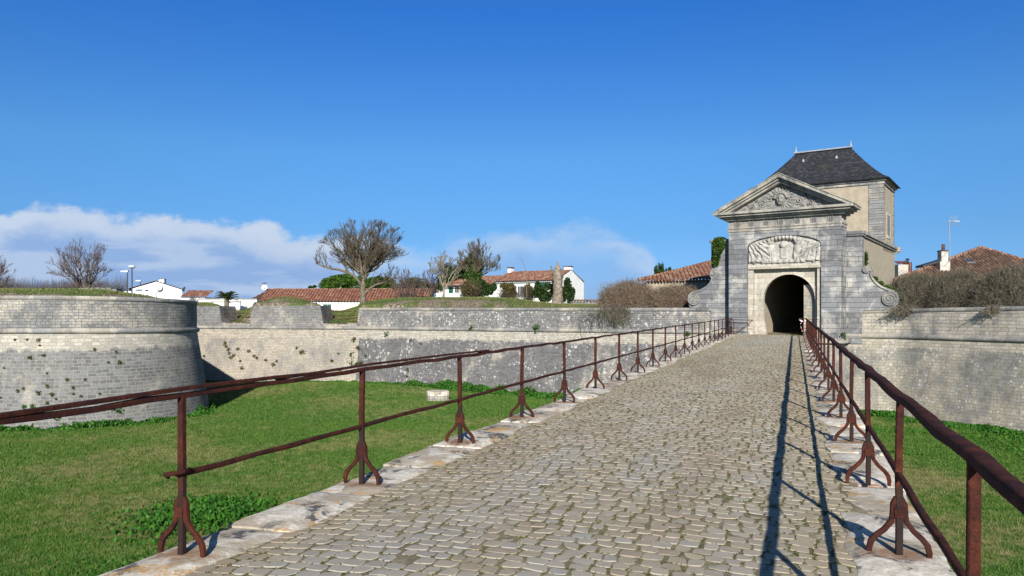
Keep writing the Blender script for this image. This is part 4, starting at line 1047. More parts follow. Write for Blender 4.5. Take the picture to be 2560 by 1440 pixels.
def arms_h(x, z):
    u_ = (x - am) / hw; v = (z - az0) / AH; h = np.full(x.shape, .02)
    for sg in (-1, 1):
        q = u_ * sg                                     # wings: long feathers sweeping outwards
        inw = np.clip((q - .30) / .06, 0, 1) * np.clip((1.0 - q) / .05, 0, 1)
        f = (q - .30) * 5.2 + (v - .1) ** 2 * -5.0 * (1 if sg < 0 else .8) + 1.2 * fbm(q * 3 + sg * 7, v * 3, 5)
        wing = .07 + .17 * np.abs(np.sin(f * 4.2)) ** .7
        h = np.maximum(h, wing * inw * np.clip((.93 - .35 * np.clip(q - .45, 0, 1) - v) / .08, 0, 1) * np.clip((v - .06) / .05, 0, 1))
        h = np.maximum(h, blob(q, v, .36, .80, .10, .14, .30)); h = np.maximum(h, blob(q, v, .37, .52, .11, .22, .25)); h = np.maximum(h, blob(q, v, .52, .66, .13, .12, .24)); h = np.maximum(h, blob(q, v, .30, .30, .05, .32, .20))
        h = np.maximum(h, blob(q, v, .68, .16, .26, .10, .20)); h = np.maximum(h, blob(q, v, .93, .40, .06, .3, .16)); h = np.maximum(h, spiral(x, z, am + sg * hw * .80, az0 + .16, .16, .2, sg))
    for k in range(9):                                   # scalloped canopy
        aa = -.40 + .1 * k; h = np.maximum(h, blob(u_, v, aa, .93 - .6 * aa * aa, .058, .10, .36))
    h = np.maximum(h, blob(u_, v, 0, .68, .12, .14, .22, .35)); h = np.maximum(h, np.where((np.abs(u_) < .095) & (v > .2) & (v < .56), .11, 0)); h = np.maximum(h, np.where((np.abs(u_) < .6) & (v > .06) & (v < .17), .16 + .03 * np.sin(u_ * 40), 0))
    return h + .015 * fbm(x * 6, z * 6, 8, 3)


relief('coat_of_arms_carving', u0 + .03, u1 - .03, az0, crown - .02, .20, arms_h, lambda x, z: (z < zs + (crown - zs) * np.clip(1 - ((x - uc) / hw) ** 2, 0, 1) ** .42 - .015), M['carving'])


def wing(side):
    if side == 0:
        Wp = .72; px_ = [(1842, 778), (1724, 776), (1724, 768)]
        vc, vr, kc, kr = (1735, 748), 15, (1782, 682), 6.5
        curve = [(1721, 760), (1718, 748), (1721, 737), (1730, 729), (1742, 726), (1753, 722), (1765, 715), (1775, 704), (1780, 692), (1776, 686), (1777, 677), (1784, 673), (1796, 674), (1842, 674)]
    else:
        Wp = WW; px_ = [(2100, 778), (2240, 774), (2240, 766)]
        vc, vr, kc, kr = (2225, 746), 18, (2166, 673), 9
        curve = [(2245, 757), (2247, 746), (2243, 734), (2234, 726), (2216, 720), (2200, 712), (2188, 702), (2180, 691), (2176, 682), (2178, 674), (2174, 667), (2164, 664), (2154, 666), (2100, 668)]
    pts = px_ + curve; uz = [(U(a, Wp), Z(a, b, Wp)) for a, b in pts]
    m = MB(); m.prism(uz, Wp + .03, Wp + .55, G); k = m.build('scroll_wing', M['gate'], gate, frame=FR)
    m = MB(); cu_, cz_ = U(vc[0], Wp), Z(vc[0], vc[1], Wp); rr_ = vr * (G(cu_, Wp, 0).y) / F
    m.prism([(cu_ + rr_ * math.cos(R(a)), cz_ + rr_ * math.sin(R(a))) for a in range(0, 360, 15)], Wp - .10, Wp + .02, G)
    sp = [G(cu_ + (1 - side * 2) * -1 * rr_ * (1 - t_ / 26) * math.cos(t_ * .6), Wp - .11, cz_ + rr_ * (1 - t_ / 26) * math.sin(t_ * .6)) for t_ in range(24)]
    m.tube(sp, .035, 6)
    k2 = [(U(a, Wp), Z(a, b, Wp)) for a, b in curve[3:-3]]
    m.tube([G(a, Wp - .01, b - .10) for a, b in k2], .05, 6)
    cu_, cz_ = U(kc[0], Wp), Z(kc[0], kc[1], Wp); rr_ = kr * G(cu_, Wp, 0).y / F
    m.prism([(cu_ + rr_ * math.cos(R(a)), cz_ + rr_ * math.sin(R(a))) for a in range(0, 360, 20)], Wp - .10, Wp + .5, G)
    m.build('volute', M['coping'], gate, frame=FR)


wing(0); wing(1)
m = MB(); tp = Z(2140, 590, WW); tl = Z(1800, 606, .72)
m.box(WG - .1, U(2155, WW), WW, WW + .59, zb, tp, G); m.box(WG - .1, U(2155, WW) + .10, WW - .10, WW + .6, tp, tp + .12, G); m.box(WG - .1, U(2155, WW) + .16, WW - .16, WW + .6, tp + .12, tp + .30, G)
m.build('side_pilaster', M['gate'], gate, frame=FR); m = MB()
m.box(-1.40, 0.1, .72, 1.6, zb, tl, G); m.box(-1.5, 0.1, .62, 1.6, tl, tl + .2, G)
m.build('side_pilaster', M['gate'], gate, frame=FR)
m = MB(); m.box(uS - .3, uS + .10, WW + .6, 15.9, T1 - .02, T1 + .10, G); m.box(uS - .3, uS + .20, WW + .6, 16.0, T1 + .10, T1 + .30, G); m.box(uS - .3, uS + .36, 15.5, 16.05, T1 - .02, T1 + .30, G); m.box(uS - .3, uS + .2, 15.6, 15.95, T1 - .16, T1 - .02, G)
m.box(-1.3, uS - .31, 1.7, 15.4, T1 + .001, T1 + .02, G); m.build('terrace_coping', M['gate_trim'], gate, frame=FR)
m = MB(); m.sweep([G(-.02, -.16, Z(1830, 850, -.1)), G(WG + .12, -.16, Z(2129, 853, -.1)), G(WG + .16, .3, Z(2129, 853, -.1)), G(WG + .16, WW + .2, Z(2129, 853, -.1))], .3, .3)
m.box(.0, WG, -.10, 1.4, -4.8, zb, G); m.build('base_cordon', M['coping'], gate, frame=FR)
# window of little weeds on the pilaster base
# ---------------------------------------------------------------- tower behind the gate
UT = uS - .01
def WS(x):                       # depth on the plane of the right flank
    r_ = (x - 1280) / F; q = G0 + e * UT; return (r_ * q.y - q.x) / (n_.x - r_ * n_.y)
def ZS(x, y): return CAMZ + (780 - y) / F * (G0 + e * UT + n_ * WS(x)).y


w1 = WS(2208); w2 = WS(2234); TU0 = UT - 8.75
tower = empty('tower', G(UT - 4.4, w1 + 2.6, T1), 'tan rendered tower with grey quoins and a dark slate hipped roof, behind the gate', 'tower')
ze = ZS(2208, 447)
m = MB(); m.box(TU0, UT, w1, w2, T1 - .3, ze, G); m.build('wall', M['render'], tower, frame=FR)
rq = random.Random(2)
for cu_, cw, du, dw in ((UT, w1, -1, 1), (UT, w2, -1, -1), (TU0, w1, 1, 1)):
    m = MB(); z = T1 + .1; k = 0
    while z < ze - .3:
        a = .92 if dw == 1 else .35; b_ = .30 if dw == 1 else (.42 if k % 2 else .30); pr = .05
        xs = sorted((cu_ - du * pr, cu_ + du * a)); ys = sorted((cw - dw * pr, cw + dw * b_))
        m.box(xs[0], xs[1], ys[0], ys[1], z, z + .31, G); z += .36; k += 1
    m.build('quoin', M['quoin'], tower, frame=FR)
m = MB(); m.box(TU0 - .10, UT + .10, w1 - .10, w2 + .10, ze - .32, ze - .12, G); m.box(TU0 - .22, UT + .22, w1 - .22, w2 + .22, ze - .12, ze + .02, G); m.build('eaves_cornice', M['gate_trim'], tower, frame=FR)
ov = .45; wm = (w1 + w2) / 2; rz = Z(2060, 376, wm); ua_, ub_ = U(1990, wm), U(2127, wm)
rings = []
for f, (ins) in ((0, 0), (.10, .30), (.28, .62), (.6, 1.0), (1.0, 1.0)): pass
V = []; lv = [(0.0, 0.0), (.12, .28), (.25, .45), (.38, .56), (.6, .74), (1, 1)]
for q_, hh in [(0, 0), (.16, .10), (.34, .26), (.6, .53), (.82, .78), (1, 1)]:
    a0 = TU0 - ov + (ua_ - TU0 + ov) * q_; a1 = UT + ov + (ub_ - UT - ov) * q_; b0 = w1 - ov + (wm - w1 + ov) * q_; b1 = w2 + ov + (wm - w2 - ov) * q_
    z = ze + .02 + (rz - ze - .02) * hh; V.append([G(a0, b0, z), G(a1, b0, z), G(a1, b1, z), G(a0, b1, z)])
m = MB(); m.add([p for r_ in V for p in r_], [(k * 4 + j, k * 4 + (j + 1) % 4, k * 4 + 4 + (j + 1) % 4, k * 4 + 4 + j) for k in range(5) for j in range(4)] + [(3, 2, 1, 0)])
m2 = MB(); m2.v = m.v; m2.f = m.f; rf = m2.build('roof', M['slate'], tower, frame=FR)
m = MB(); m.sweep([G(ua_ - .12, wm, rz + .03), G(ub_ + .12, wm, rz + .03)], .34, .12)
for uu in (ua_, ub_): m.tube([G(uu, wm, rz), G(uu, wm, rz + .22), G(uu, wm, rz + .3), G(uu, wm, rz + .55)], [.11, .07, .04, .02], 8)
m.build('zinc_ridge', M['zinc'], rf, frame=FR)
for xx, yy in ((2007, 402), (2090, 393)):
    w_ = w1 + 1.9; m = MB(); p = W(xx, yy, (G0 + n_ * w_ + e * U(xx, w_)).y); m.tube([p + Vector((0, .25, -.25)), p + Vector((0, -.1, -.05)), p + Vector((0, -.1, .12))], [.14, .09, .02], 6); m.build('roof_vent', M['zinc'], rf)
ww1, ww2 = WS(2217.5), WS(2224.5); z1, z2 = ZS(2221, 590), ZS(2221, 540)
wf = MB(); wf.box(UT - .1, UT + .03, ww1 - .22, ww1, z1 - .2, z2 + .2, G); wf.box(UT - .1, UT + .03, ww2, ww2 + .22, z1 - .2, z2 + .2, G); wf.box(UT - .1, UT + .03, ww1, ww2, z2, z2 + .2, G); wf.box(UT - .1, UT + .04, ww1, ww2, z1 - .2, z1, G)
wo_ = wf.build('window', M['gate_pale'], tower, frame=FR); m = MB(); m.box(UT - .08, UT + .012, ww1, ww2, z1, z2, G); m.build('pane', M['louvre'], wo_, frame=FR)

# ---------------------------------------------------------------- houses
def tile_roof(name, P0, ex, es, L, bmax, mat, parent, pitch=0.32, amp=0.085, seg=6, rows=5, bmin=None, org=None, mname=None):
    """corrugated tile slope: P0 lower left, ex along the eave, es up the slope, bmax(a) length up the slope"""
    ex = Vector(ex).normalized(); es = Vector(es).normalized(); nv = ex.cross(es).normalized()
    if nv.z < 0: nv = -nv
    n = int(L / pitch * seg) + 1; a = np.linspace(0, L, n); bm = np.maximum(np.vectorize(bmax)(a), 0.0); b0 = np.vectorize(bmin)(a) if bmin else np.zeros(n)
    V = []; UV = []
    for k in range(rows + 1):
        b_ = b0 + (bm - b0) * k / rows; h = amp * (np.abs(np.cos(np.pi * a / pitch)) ** 0.8) + 0.012 * fbm(a * 1.3, b_ * 1.3, 3)
        V.append(np.stack([P0[i] + ex[i] * a + es[i] * b_ + nv[i] * h for i in range(3)], 1)); UV.append(np.stack([a, b_], 1))
    V = np.concatenate(V); i = (np.arange(rows)[:, None] * n + np.arange(n - 1)[None, :]).ravel()
    return mesh_np(name, V, np.stack([i, i + 1, i + n + 1, i + n], 1), mat, parent, uv=np.concatenate(UV))


def chimney(parent, base, w_, d_, h, mat, fr, cap=None, pots=0, name='chimney'):
    ex, ey = fr; T = lambda a, b, c: Vector(base) + ex * a + ey * b + Vector((0, 0, c)); m = MB()
    m.box(-w_ / 2, w_ / 2, 0, d_, -.6, h * .86, T)
    o = m.build(name, mat, parent, frame=fr)
    m = MB(); m.box(-w_ / 2 - .05, w_ / 2 + .05, -.05, d_ + .05, h * .86, h, T); m.build('cap', cap or M['coping'], o, frame=fr)
    for k in range(pots):
        q = T((k - (pots - 1) / 2) * .3, d_ / 2, h); m = MB(); m.tube([q, q + Vector((0, 0, .25)), q + Vector((0, 0, .5)), q + Vector((0, 0, .55))], [.12, .11, .11, .15], 8); m.build('chimney_pot', M['tile_brown'], o)
    return o


def dish(parent_or_none, p, r_, label=None, facing=Vector((0.1, -1, .35))):
    f = facing.normalized(); a = f.cross(Vector((0, 0, 1))).normalized(); b = a.cross(f); V = []; n = 14
    m = MB()
    for k, (rr_, dd_) in enumerate(((.02, .16), (.5, .12), (.8, .05), (1.0, 0.0), (1.0, -.03), (.5, -.19), (.02, -.22))):
        V += [p + (a * math.cos(6.2832 * j / n) + b * math.sin(6.2832 * j / n)) * rr_ * r_ - f * (dd_ * r_ * (1 if k < 4 else -1) if k < 4 else -dd_ * r_ - 0) for j in range(n)]
    m.add(V, [(k * n + j, k * n + (j + 1) % n, k * n + n + (j + 1) % n, k * n + n + j) for k in range(6) for j in range(n)])
    o = m.build('dish_reflector', M['dish'], parent_or_none, smooth=True)
    m = MB(); m.tube([p - b * r_ * .9, p + f * r_ * .9 - b * .2 * r_], r_ * .04, 6); m.box(-.06, .06, -.06, .06, -.06, .06, lambda x, y, z: p + f * r_ * .9 - b * .2 * r_ + Vector((x, y, z))); m.build('receiver_arm', M['metal_dark'], parent_or_none)
    return o


X3, Y3, Z3 = Vector((1, 0, 0)), Vector((0, 1, 0)), Vector((0, 0, 1)); FX = (X3, Y3)
SZ = Vector((0, 0, 1))


def poly_wall(parent, name, pts, thick, dirv, mat, fr):
    m = MB(); n = len(pts); m.add([Vector(p) for p in pts] + [Vector(p) + dirv * thick for p in pts], [tuple(range(n)), tuple(range(2 * n - 1, n - 1, -1))] + [(i, i + n, (i + 1) % n + n, (i + 1) % n) for i in range(n)])
    return m.build(name, mat, parent, frame=fr)


# A white gabled house at the left
Y = 105; a0, a1, ap = W(330, 722, Y), W(455, 724, Y), W(392, 704, Y)
hA = empty('house', (ap.x, Y, .7), 'white house gable end with a round satellite dish, beyond the left bastion', 'house')
gz = .7; DA = Vector((-.43, .90, 0)).normalized()
poly_wall(hA, 'wall', [(a0.x, Y, gz), (a1.x, Y, gz), (a1.x, Y, a1.z), (ap.x, Y, ap.z), (a0.x, Y, a0.z)], 11, DA, M['white'], FX)
for P, sgn in ((a0, 1), (a1, -1)):
    L_ = 11.6; up_ = (ap - P); P0_ = Vector((P.x - sgn * .35, Y - .3, P.z - .35 * up_.z / abs(up_.x) + .06))
    tile_roof('roof', P0_, DA, (sgn * abs(up_.x), 0, up_.z), L_, lambda a, l=math.hypot(up_.x, up_.z) + .35: l, M['tile_old'], hA)
chimney(hA, (W(391, 0, Y).x, Y + 1.5, ap.z - .1), .75, .6, .55, M['white'], FX, cap=M['tile_old'])
m = MB(); q = W(367, 729, Y); m.box(q.x - .22, q.x + .22, Y - .03, Y + .02, q.z - .35, q.z + .25); m.build('window', M['dark'], hA)
m = MB(); q = W(349, 724, Y); m.box(q.x - .5, q.x + .4, Y - .25, Y, q.z - .1, q.z + .12); m.build('awning', M['metal_grey'], hA)
m = MB(); q = W(458, 725, Y); m.tube([q + Vector((0, 0, -.2)), q + Vector((.1, 0, .25)), q + Vector((.25, 0, .35))], .14, 6); m.build('gutter_end', M['metal_dark'], hA)
m = MB(); p0, p1 = W(330, 724, Y - 2), W(392, 735, Y - 2); m.box(p0.x - 1, p1.x, Y - 2.2, Y - 2.0, .7, p1.z + .35); m.build('lean_to_wall', M['white'], hA)
t_ = empty('satellite_dish', W(396, 717, Y - .5), 'white satellite dish on the gable of the left house', 'satellite dish'); dish(t_, W(396, 717, Y - .5), .52, facing=Vector((.35, -1, .35)))
# B low tiled roof to its right
Y = 100; hB = empty('house', (W(485, 730, Y).x, Y, .7), 'low house with mottled pink tiles, just right of the white gable', 'house'); p0, p1 = W(450, 743, Y), W(511, 742, Y)
m = MB(); m.box(p0.x, p1.x, Y + .3, Y + 6, .7, p1.z - .05); m.build('wall', M['white'], hB)
tile_roof('roof', p0, (1, 0, 0), (0, 3.0, 1.0), p1.x - p0.x + .2, lambda a: 3.0, M['tile_mix'], hB)
# C white garden walls
for xa, xb, ya, Y, lab in ((497, 642, 747, 88, 'long low white garden wall behind the palm'), (528, 600, 754, 84, 'short white garden wall before the longer one, under the palm')):
    p0, p1 = W(xa, ya, Y), W(xb, ya, Y); gwl = empty('garden_wall', ((p0.x + p1.x) / 2, Y, .7), lab, 'wall')
    m = MB(); m.box(p0.x, p1.x, Y, Y + .25, .7, p0.z - .08); m.build('masonry_face', M['white'], gwl)
    m = MB(); m.box(p0.x - .03, p1.x + .03, Y - .05, Y + .3, p0.z - .08, p0.z + .04); m.build('coping', M['coping'], gwl)
# E long red roof
Y = 95; hE = empty('house', (W(850, 750, Y).x, Y, .7), 'long low white house under a red tile roof, behind the big bare tree', 'house')
pe0, pe1 = W(648, 753, Y), W(1072, 757, Y); zr = W(0, 726, Y).z + .25
m = MB(); m.box(W(628, 0, Y).x, pe1.x - .2, Y + .35, Y + 7.5, .7, pe0.z + .05); m.build('wall', M['white'], hE, frame=FX)
rr_ = 3.9; rise = zr - pe0.z
tile_roof('roof', Vector((pe0.x, Y, pe0.z)), (1, 0, -.004), (0, rr_, rise), pe1.x - pe0.x, lambda a: math.hypot(rr_, rise), M['tile_red'], hE, pitch=.40, amp=.10)
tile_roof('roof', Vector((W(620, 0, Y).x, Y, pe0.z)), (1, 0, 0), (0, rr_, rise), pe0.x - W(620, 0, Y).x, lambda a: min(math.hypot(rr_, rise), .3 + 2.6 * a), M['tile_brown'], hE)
tile_roof('rear_roof', Vector((W(636, 0, Y).x, Y + 2 * rr_, pe0.z)), (1, 0, 0), (0, -rr_, rise), pe1.x - W(636, 0, Y).x, lambda a: math.hypot(rr_, rise), M['tile_red'], hE)
m = MB(); m.box(pe0.x, pe1.x, Y + rr_ - .12, Y + rr_ + .12, zr, zr + .12); m.build('ridge', M['tile_old'], hE, frame=FX)
for xa, xb, ya, yb in ((779, 791, 760, 768), (806, 827, 760.5, 790)):
    q0, q1 = W(xa, yb, Y), W(xb, ya, Y); m = MB(); 
    for k in range(2): m.box(q0.x + (q1.x - q0.x) * k / 2 + .02, q0.x + (q1.x - q0.x) * (k + 1) / 2 - .02, Y + .28, Y + .34, q0.z, q1.z)
    m.build('shutter', M['green_paint'], hE)
t_ = empty('satellite_dish', W(661, 719, Y + rr_), 'white satellite dish on a mast on the ridge of the long red roof', 'satellite dish'); q = W(661, 718.5, Y + rr_ - .3); dish(t_, q, .38)
m = MB(); m.tube([q + Vector((.05, .1, -.6)), q + Vector((.05, .1, .6))], .03, 6); m.box(-.28, .28, -.03, .03, .5, .62, lambda a, b, c: q + Vector((a, b, c))); m.build('mast', M['metal_dark'], t_)
q = Vector((W(834, 0, Y).x, Y + rr_, zr)); t_ = empty('roof_vent', q, 'small clay vent cowl on the ridge of the long red roof', 'vent'); m = MB(); m.tube([q, q + Z3 * .18, q + Z3 * .32], [.24, .2, .05], 8); m.build('cowl', M['tile_old'], t_); m = MB(); m.tube([q + Z3 * .3, q + Z3 * .85], .02, 5); m.build('rod', M['metal_dark'], t_)
q = Vector((W(868, 0, Y).x, Y + rr_, zr)); m = MB(); m.tube([q, q + Z3 * .45], .03, 5); m.tube([q + Z3 * .35 + X3 * -.05, q + Z3 * .5 + X3 * .6, q + Z3 * .6 + X3 * .95, q + Z3 * .42 + X3 * .9, q + Z3 * .35 + X3 * .5], .025, 5); tag(m.build('television_aerial', M['metal_grey']), 'small looped aerial on the ridge of the long red roof', 'aerial')

# O white house with two chimneys (long axis turned)
hx = Vector((-.855, .52, 0)); gx_ = Vector((.52, .855, 0)); O0 = Vector((6.2, 100, 0)); FO = (hx, gx_)
hO = empty('house', O0 + Vector((0, 0, .7)), 'white house with two white chimneys behind the dead trunk', 'house')
TO = lambda a, b, c: O0 + hx * a + gx_ * b + Vector((0, 0, c))
zev, zrd, dp = 5.85, 7.22, 7.4; 
gp = [TO(0, 0, .7), TO(0, dp, .7), TO(0, dp, zev - .15), TO(0, dp / 2, zrd), TO(0, 0, zev)]
poly_wall(hO, 'wall', gp, 9.9, hx, M['white'], FO)
gp = [TO(9.9, .15, .7), TO(9.9, dp - .2, .7), TO(9.9, dp - .2, zev - .6), TO(9.9, dp / 2, zrd - .45), TO(9.9, .15, zev - .55)]
poly_wall(hO, 'wall', gp, 10.4, hx, M['white'], FO)
for a_, L_, dz in ((0.05, 9.9, 0), (9.95, 10.6, -.5)):
    tile_roof('roof', TO(a_, -.35, zev - .05 + dz), hx, gx_ * (dp / 2 + .35) + SZ * (zrd - zev + .16), L_, lambda a: math.hypot(dp / 2 + .35, zrd - zev + .1), M['tile_mix'], hO)
    tile_roof('rear_roof', TO(a_, dp + .3, zev - .1 + dz), hx, gx_ * -(dp / 2 + .3) + SZ * (zrd - zev + .16), L_, lambda a: math.hypot(dp / 2 + .3, zrd - zev + .1), M['tile_old'], hO)
m = MB(); m.sweep([TO(0, -.42, zev - .1), TO(9.9, -.42, zev - .1)], .12, .12); m.build('gutter', M['metal_dark'], hO)
m = MB(); m.sweep([TO(9.95, -.42, zev - .6), TO(20.4, -.42, zev - .6)], .12, .12); m.build('gutter', M['metal_dark'], hO)
chimney(hO, TO(.75, dp / 2 + .1, zrd - .3), 1.0, .7, .95, M['white'], FO, cap=M['tile_brown'])
chimney(hO, TO(9.6, dp / 2 - .6, zrd - .6), .55, .8, 1.35, M['white'], FO, cap=M['tile_brown'])
def UO(x):
    r_ = (x - 1280) / F; return (r_ * O0.y - O0.x) / (hx.x - r_ * hx.y)
for xa, xb, ya, yb, shut in ((1122, 1130, 711, 731, 1), (1137, 1146, 712, 731, 0), (1296, 1305, 716, 742, 0), (1306, 1314, 716, 742, 0), (1352, 1363, 708, 722, 1)):
    a_, b_ = UO(xb), UO(xa); Yd = (O0 + hx * a_).y; z0_, z1_ = CAMZ + (780 - yb) / F * Yd, CAMZ + (780 - ya) / F * Yd
    m = MB(); off = .15 if a_ > 9.9 else 0; m.box(a_ - .08, b_ + .08, off - .06, off - .005, z0_ - .08, z1_ + .08, TO); wdw = m.build('window', M['white'] if not shut else M['green_paint'], hO, frame=FO)
    if not shut: m = MB(); m.box(a_, (a_ + b_) / 2 - .04, off - .08, off - .055, z0_, z1_, TO); m.box((a_ + b_) / 2 + .04, b_, off - .08, off - .055, z0_, z1_, TO); m.build('pane', M['dark'], wdw, frame=FO)
# low wall right of that house
Y = 78; p0, p1 = W(1425, 753, Y), W(1500, 752, Y); lw = empty('garden_wall', ((p0.x + p1.x) / 2, Y, 1), 'low rubble wall capped with tiles, between the dead trunk and the brown thicket', 'wall')
m = MB(); m.box(p0.x, p1.x, Y, Y + .4, .7, p0.z - .04); m.build('masonry_face', M['par_grey'], lw); tile_roof('coping', Vector((p0.x, Y - .2, p0.z - .06)), (1, 0, 0), (0, .5, .18), p1.x - p0.x, lambda a: .55, M['tile_old'], lw)

# Q tiled building left of the gate
hQ = empty('house', (11, 60, 1.7), 'stone house with a hipped tile roof, between the brown thicket and the gate', 'house')
q0, q1 = W(1596, 703, 58.5), W(1845, 698, 57.5); exq = (q1 - q0).normalized(); LQ = (q1 - q0).length; top_ = W(1792, 652, 64.5); t0 = W(1612, 698, 59.2)
esq = top_ - q1; esq = esq - exq * esq.dot(exq); lq = esq.length; esq.normalize(); aT = (top_ - q0).dot(exq)
tile_roof('roof', q0, exq, esq, LQ, lambda a: min(lq, .25 + lq * a / aT), M['tile_mix'], hQ, pitch=.32, amp=.10)
hb = (q0 + q1) / 2; m = MB(); eyq = Vector((-exq.y, exq.x, 0)).normalized(); TQ = lambda a, b, c: q0 + exq * a + eyq * b + Vector((0, 0, c - q0.z))
m.box(.6, LQ, .35, 9, 1.5, q0.z + .02, TQ); m.build('wall', M['render'], hQ, frame=(exq, eyq))
m = MB()
for k in range(int(LQ / .24)): m.tube([TQ(k * .24 + .12, -.02, q0.z + .0), TQ(k * .24 + .12, .5, q0.z + .08)], .085, 6)
m.build('eave_tiles', M['tile_old'], hQ)
m = MB(); m.tube([q0 + esq * .3 + SZ * .05, (q0 * .5 + top_ * .5) + SZ * .06, top_ + SZ * .08], .13, 8); m.build('ridge', M['tile_old'], hQ)
m = MB(); a_ = (W(1713, 720, 58).x - q0.x); m.box(a_, a_ + 2.4, .30, .36, 2.2, 3.35, TQ); m.build('window', M['gate_pale'], hQ, frame=(exq, eyq))

# right roofs
hR = empty('house', (36, 62, 1.7), 'house with a broad old tile roof behind the right thickets', 'house')
apx = W(2452, 621, 62); Ye = 56.0; ze_ = W(0, 712, Ye).z; l0 = W(2255, 0, 59).x; p0 = Vector((W(2210, 0, Ye).x, Ye, ze_)); p1 = Vector((W(2760, 0, Ye).x, Ye, ze_)); es_ = Vector((0, apx.y - Ye, apx.z - ze_)); lr_ = es_.length; es_.normalize(); aA = apx.x - p0.x; LR = p1.x - p0.x
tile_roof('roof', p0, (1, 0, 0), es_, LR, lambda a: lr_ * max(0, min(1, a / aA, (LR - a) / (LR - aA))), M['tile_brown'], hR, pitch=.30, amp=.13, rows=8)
m = MB(); m.box(p0.x + .8, p1.x - .8, Ye + .4, Ye + 12, 1.5, ze_ + .05); m.build('wall', M['render'], hR, frame=FX)
m = MB(); m.tube([p0 + SZ * .1, p0 + (apx - p0) * .5 + SZ * .10, apx + SZ * .10], .13, 8); m.tube([apx + SZ * .10, p1 + (apx - p1) * .5 + SZ * .10, p1 + SZ * .1], .13, 8); m.build('ridge', M['tile_old'], hR)
q = p0 + (apx - p0) * 0; a_ = W(2412, 0, 60).x - p0.x; bq = (W(0, 657, 59.5).z - ze_) / es_.z; nv_ = Vector((0, -es_.z, es_.y)); TR = lambda a, b, c: p0 + X3 * a + es_ * b + nv_ * c
m = MB(); m.box(a_ - .32, a_ + .32, bq - .3, bq + .3, .10, .20, TR); sk_ = m.build('skylight', M['metal_grey'], hR); m = MB(); m.box(a_ - .26, a_ - .03, bq - .22, bq + .22, .19, .215, TR); m.box(a_ + .03, a_ + .26, bq - .22, bq + .22, .19, .215, TR); m.build('pane', M['dark'], sk_)
Yc = 58.0; q = W(2363.5, 672, Yc); zt_ = W(0, 626, Yc).z; m = MB()
m.box(q.x - .40, q.x + .34, Yc, Yc + .7, q.z - .8, q.z + .55); m.box(q.x - .27, q.x + .25, Yc + .05, Yc + .6, q.z + .55, zt_ - .05); ch_ = m.build('chimney', M['old_white'], hR, frame=FX)
m = MB(); m.box(q.x - .30, q.x + .28, Yc, Yc + .65, zt_ - .05, zt_ + .02); m.build('cap', M['tile_brown'], ch_, frame=FX); m = MB(); m.tube([Vector((q.x, Yc + .3, zt_)), Vector((q.x, Yc + .3, zt_ + .5))], [.13, .12], 8); m.build('chimney_pot', M['tile_brown'], ch_)
m = MB(); tt_ = p0 + (apx - p0) * .52; m.box(-.9, .9, -.1, 1.0, -.15, .02, lambda a, b, c: W(2335, 664, Yc + .5) + Vector((a, b, c + (a + .9) * .30))); m.build('roof_patch', M['metal_dark'], hR)
c2 = empty('chimney', W(2266, 675, 64), 'squat orange and white chimney with a small cowl, right of the tower', 'chimney'); q = W(2262, 674, 64)
m = MB(); m.box(q.x - .55, q.x + .30, 64, 64.8, 1, W(0, 661, 64).z); m.build('stack', M['old_white'], c2, frame=FX); m = MB(); m.hexa([Vector((q.x + .30, 63.95, 1)), Vector((q.x + .75, 63.95, 1)), Vector((q.x + .75, 64.8, 1)), Vector((q.x + .3, 64.8, 1)), Vector((q.x + .30, 63.95, W(0, 655, 64).z)), Vector((q.x + .55, 63.95, W(0, 655, 64).z)), Vector((q.x + .55, 64.8, W(0, 655, 64).z)), Vector((q.x + .3, 64.8, W(0, 655, 64).z))]); m.build('brick_flue', M['tile_red'], c2, frame=FX)
tile_roof('cap', Vector((q.x - .65, 63.9, W(0, 661, 64).z)), (1, 0, 0), (0, .9, .28), 1.0, lambda a: .95, M['tile_red'], c2, pitch=.2); qq = Vector((q.x + .38, 64.3, W(0, 655, 64).z)); m = MB(); m.tube([qq, qq + SZ * .15, qq + SZ * .16, qq + SZ * .32], [.08, .08, .16, .14], 8); m.build('cowl', M['metal_dark'], c2)
m = MB(); m.tube([Vector((q.x - 5, 63, 1.5)), Vector((q.x - 4.9, 63, 1.6))], .1, 5)
# television aerial
Ya = 58.4; ta = empty('television_aerial', W(2374, 672, Ya), 'tall silver television aerial beside the white chimney of the right roof', 'aerial')
m = MB(); p = W(2373, 552, Ya); m.tube([W(2375, 680, Ya), p], .035, 6); m.build('mast', M['metal_grey'], ta)
m = MB(); b0 = p + Vector((-.1, 0, 0)); b1_ = W(2400, 553, Ya) ; m.sweep([b0, b1_], .045, .045)
m.box(-.22, .22, -.03, .03, -.05, .05, lambda a, b, c: W(2392, 553, Ya) + Vector((a, b, c))); m.build('boom', M['metal_grey'], ta)
for xx in (2373, 2380, 2387):
    c_ = W(xx, 553, Ya); m = MB(); m.tube([c_ + Vector((.22, 0, .44)), c_ + Vector((.05, 0, .15)), c_, c_ + Vector((.12, 0, -.15)), c_ + Vector((.24, 0, -.38))], .022, 5); m.build('element', M['metal_grey'], ta)
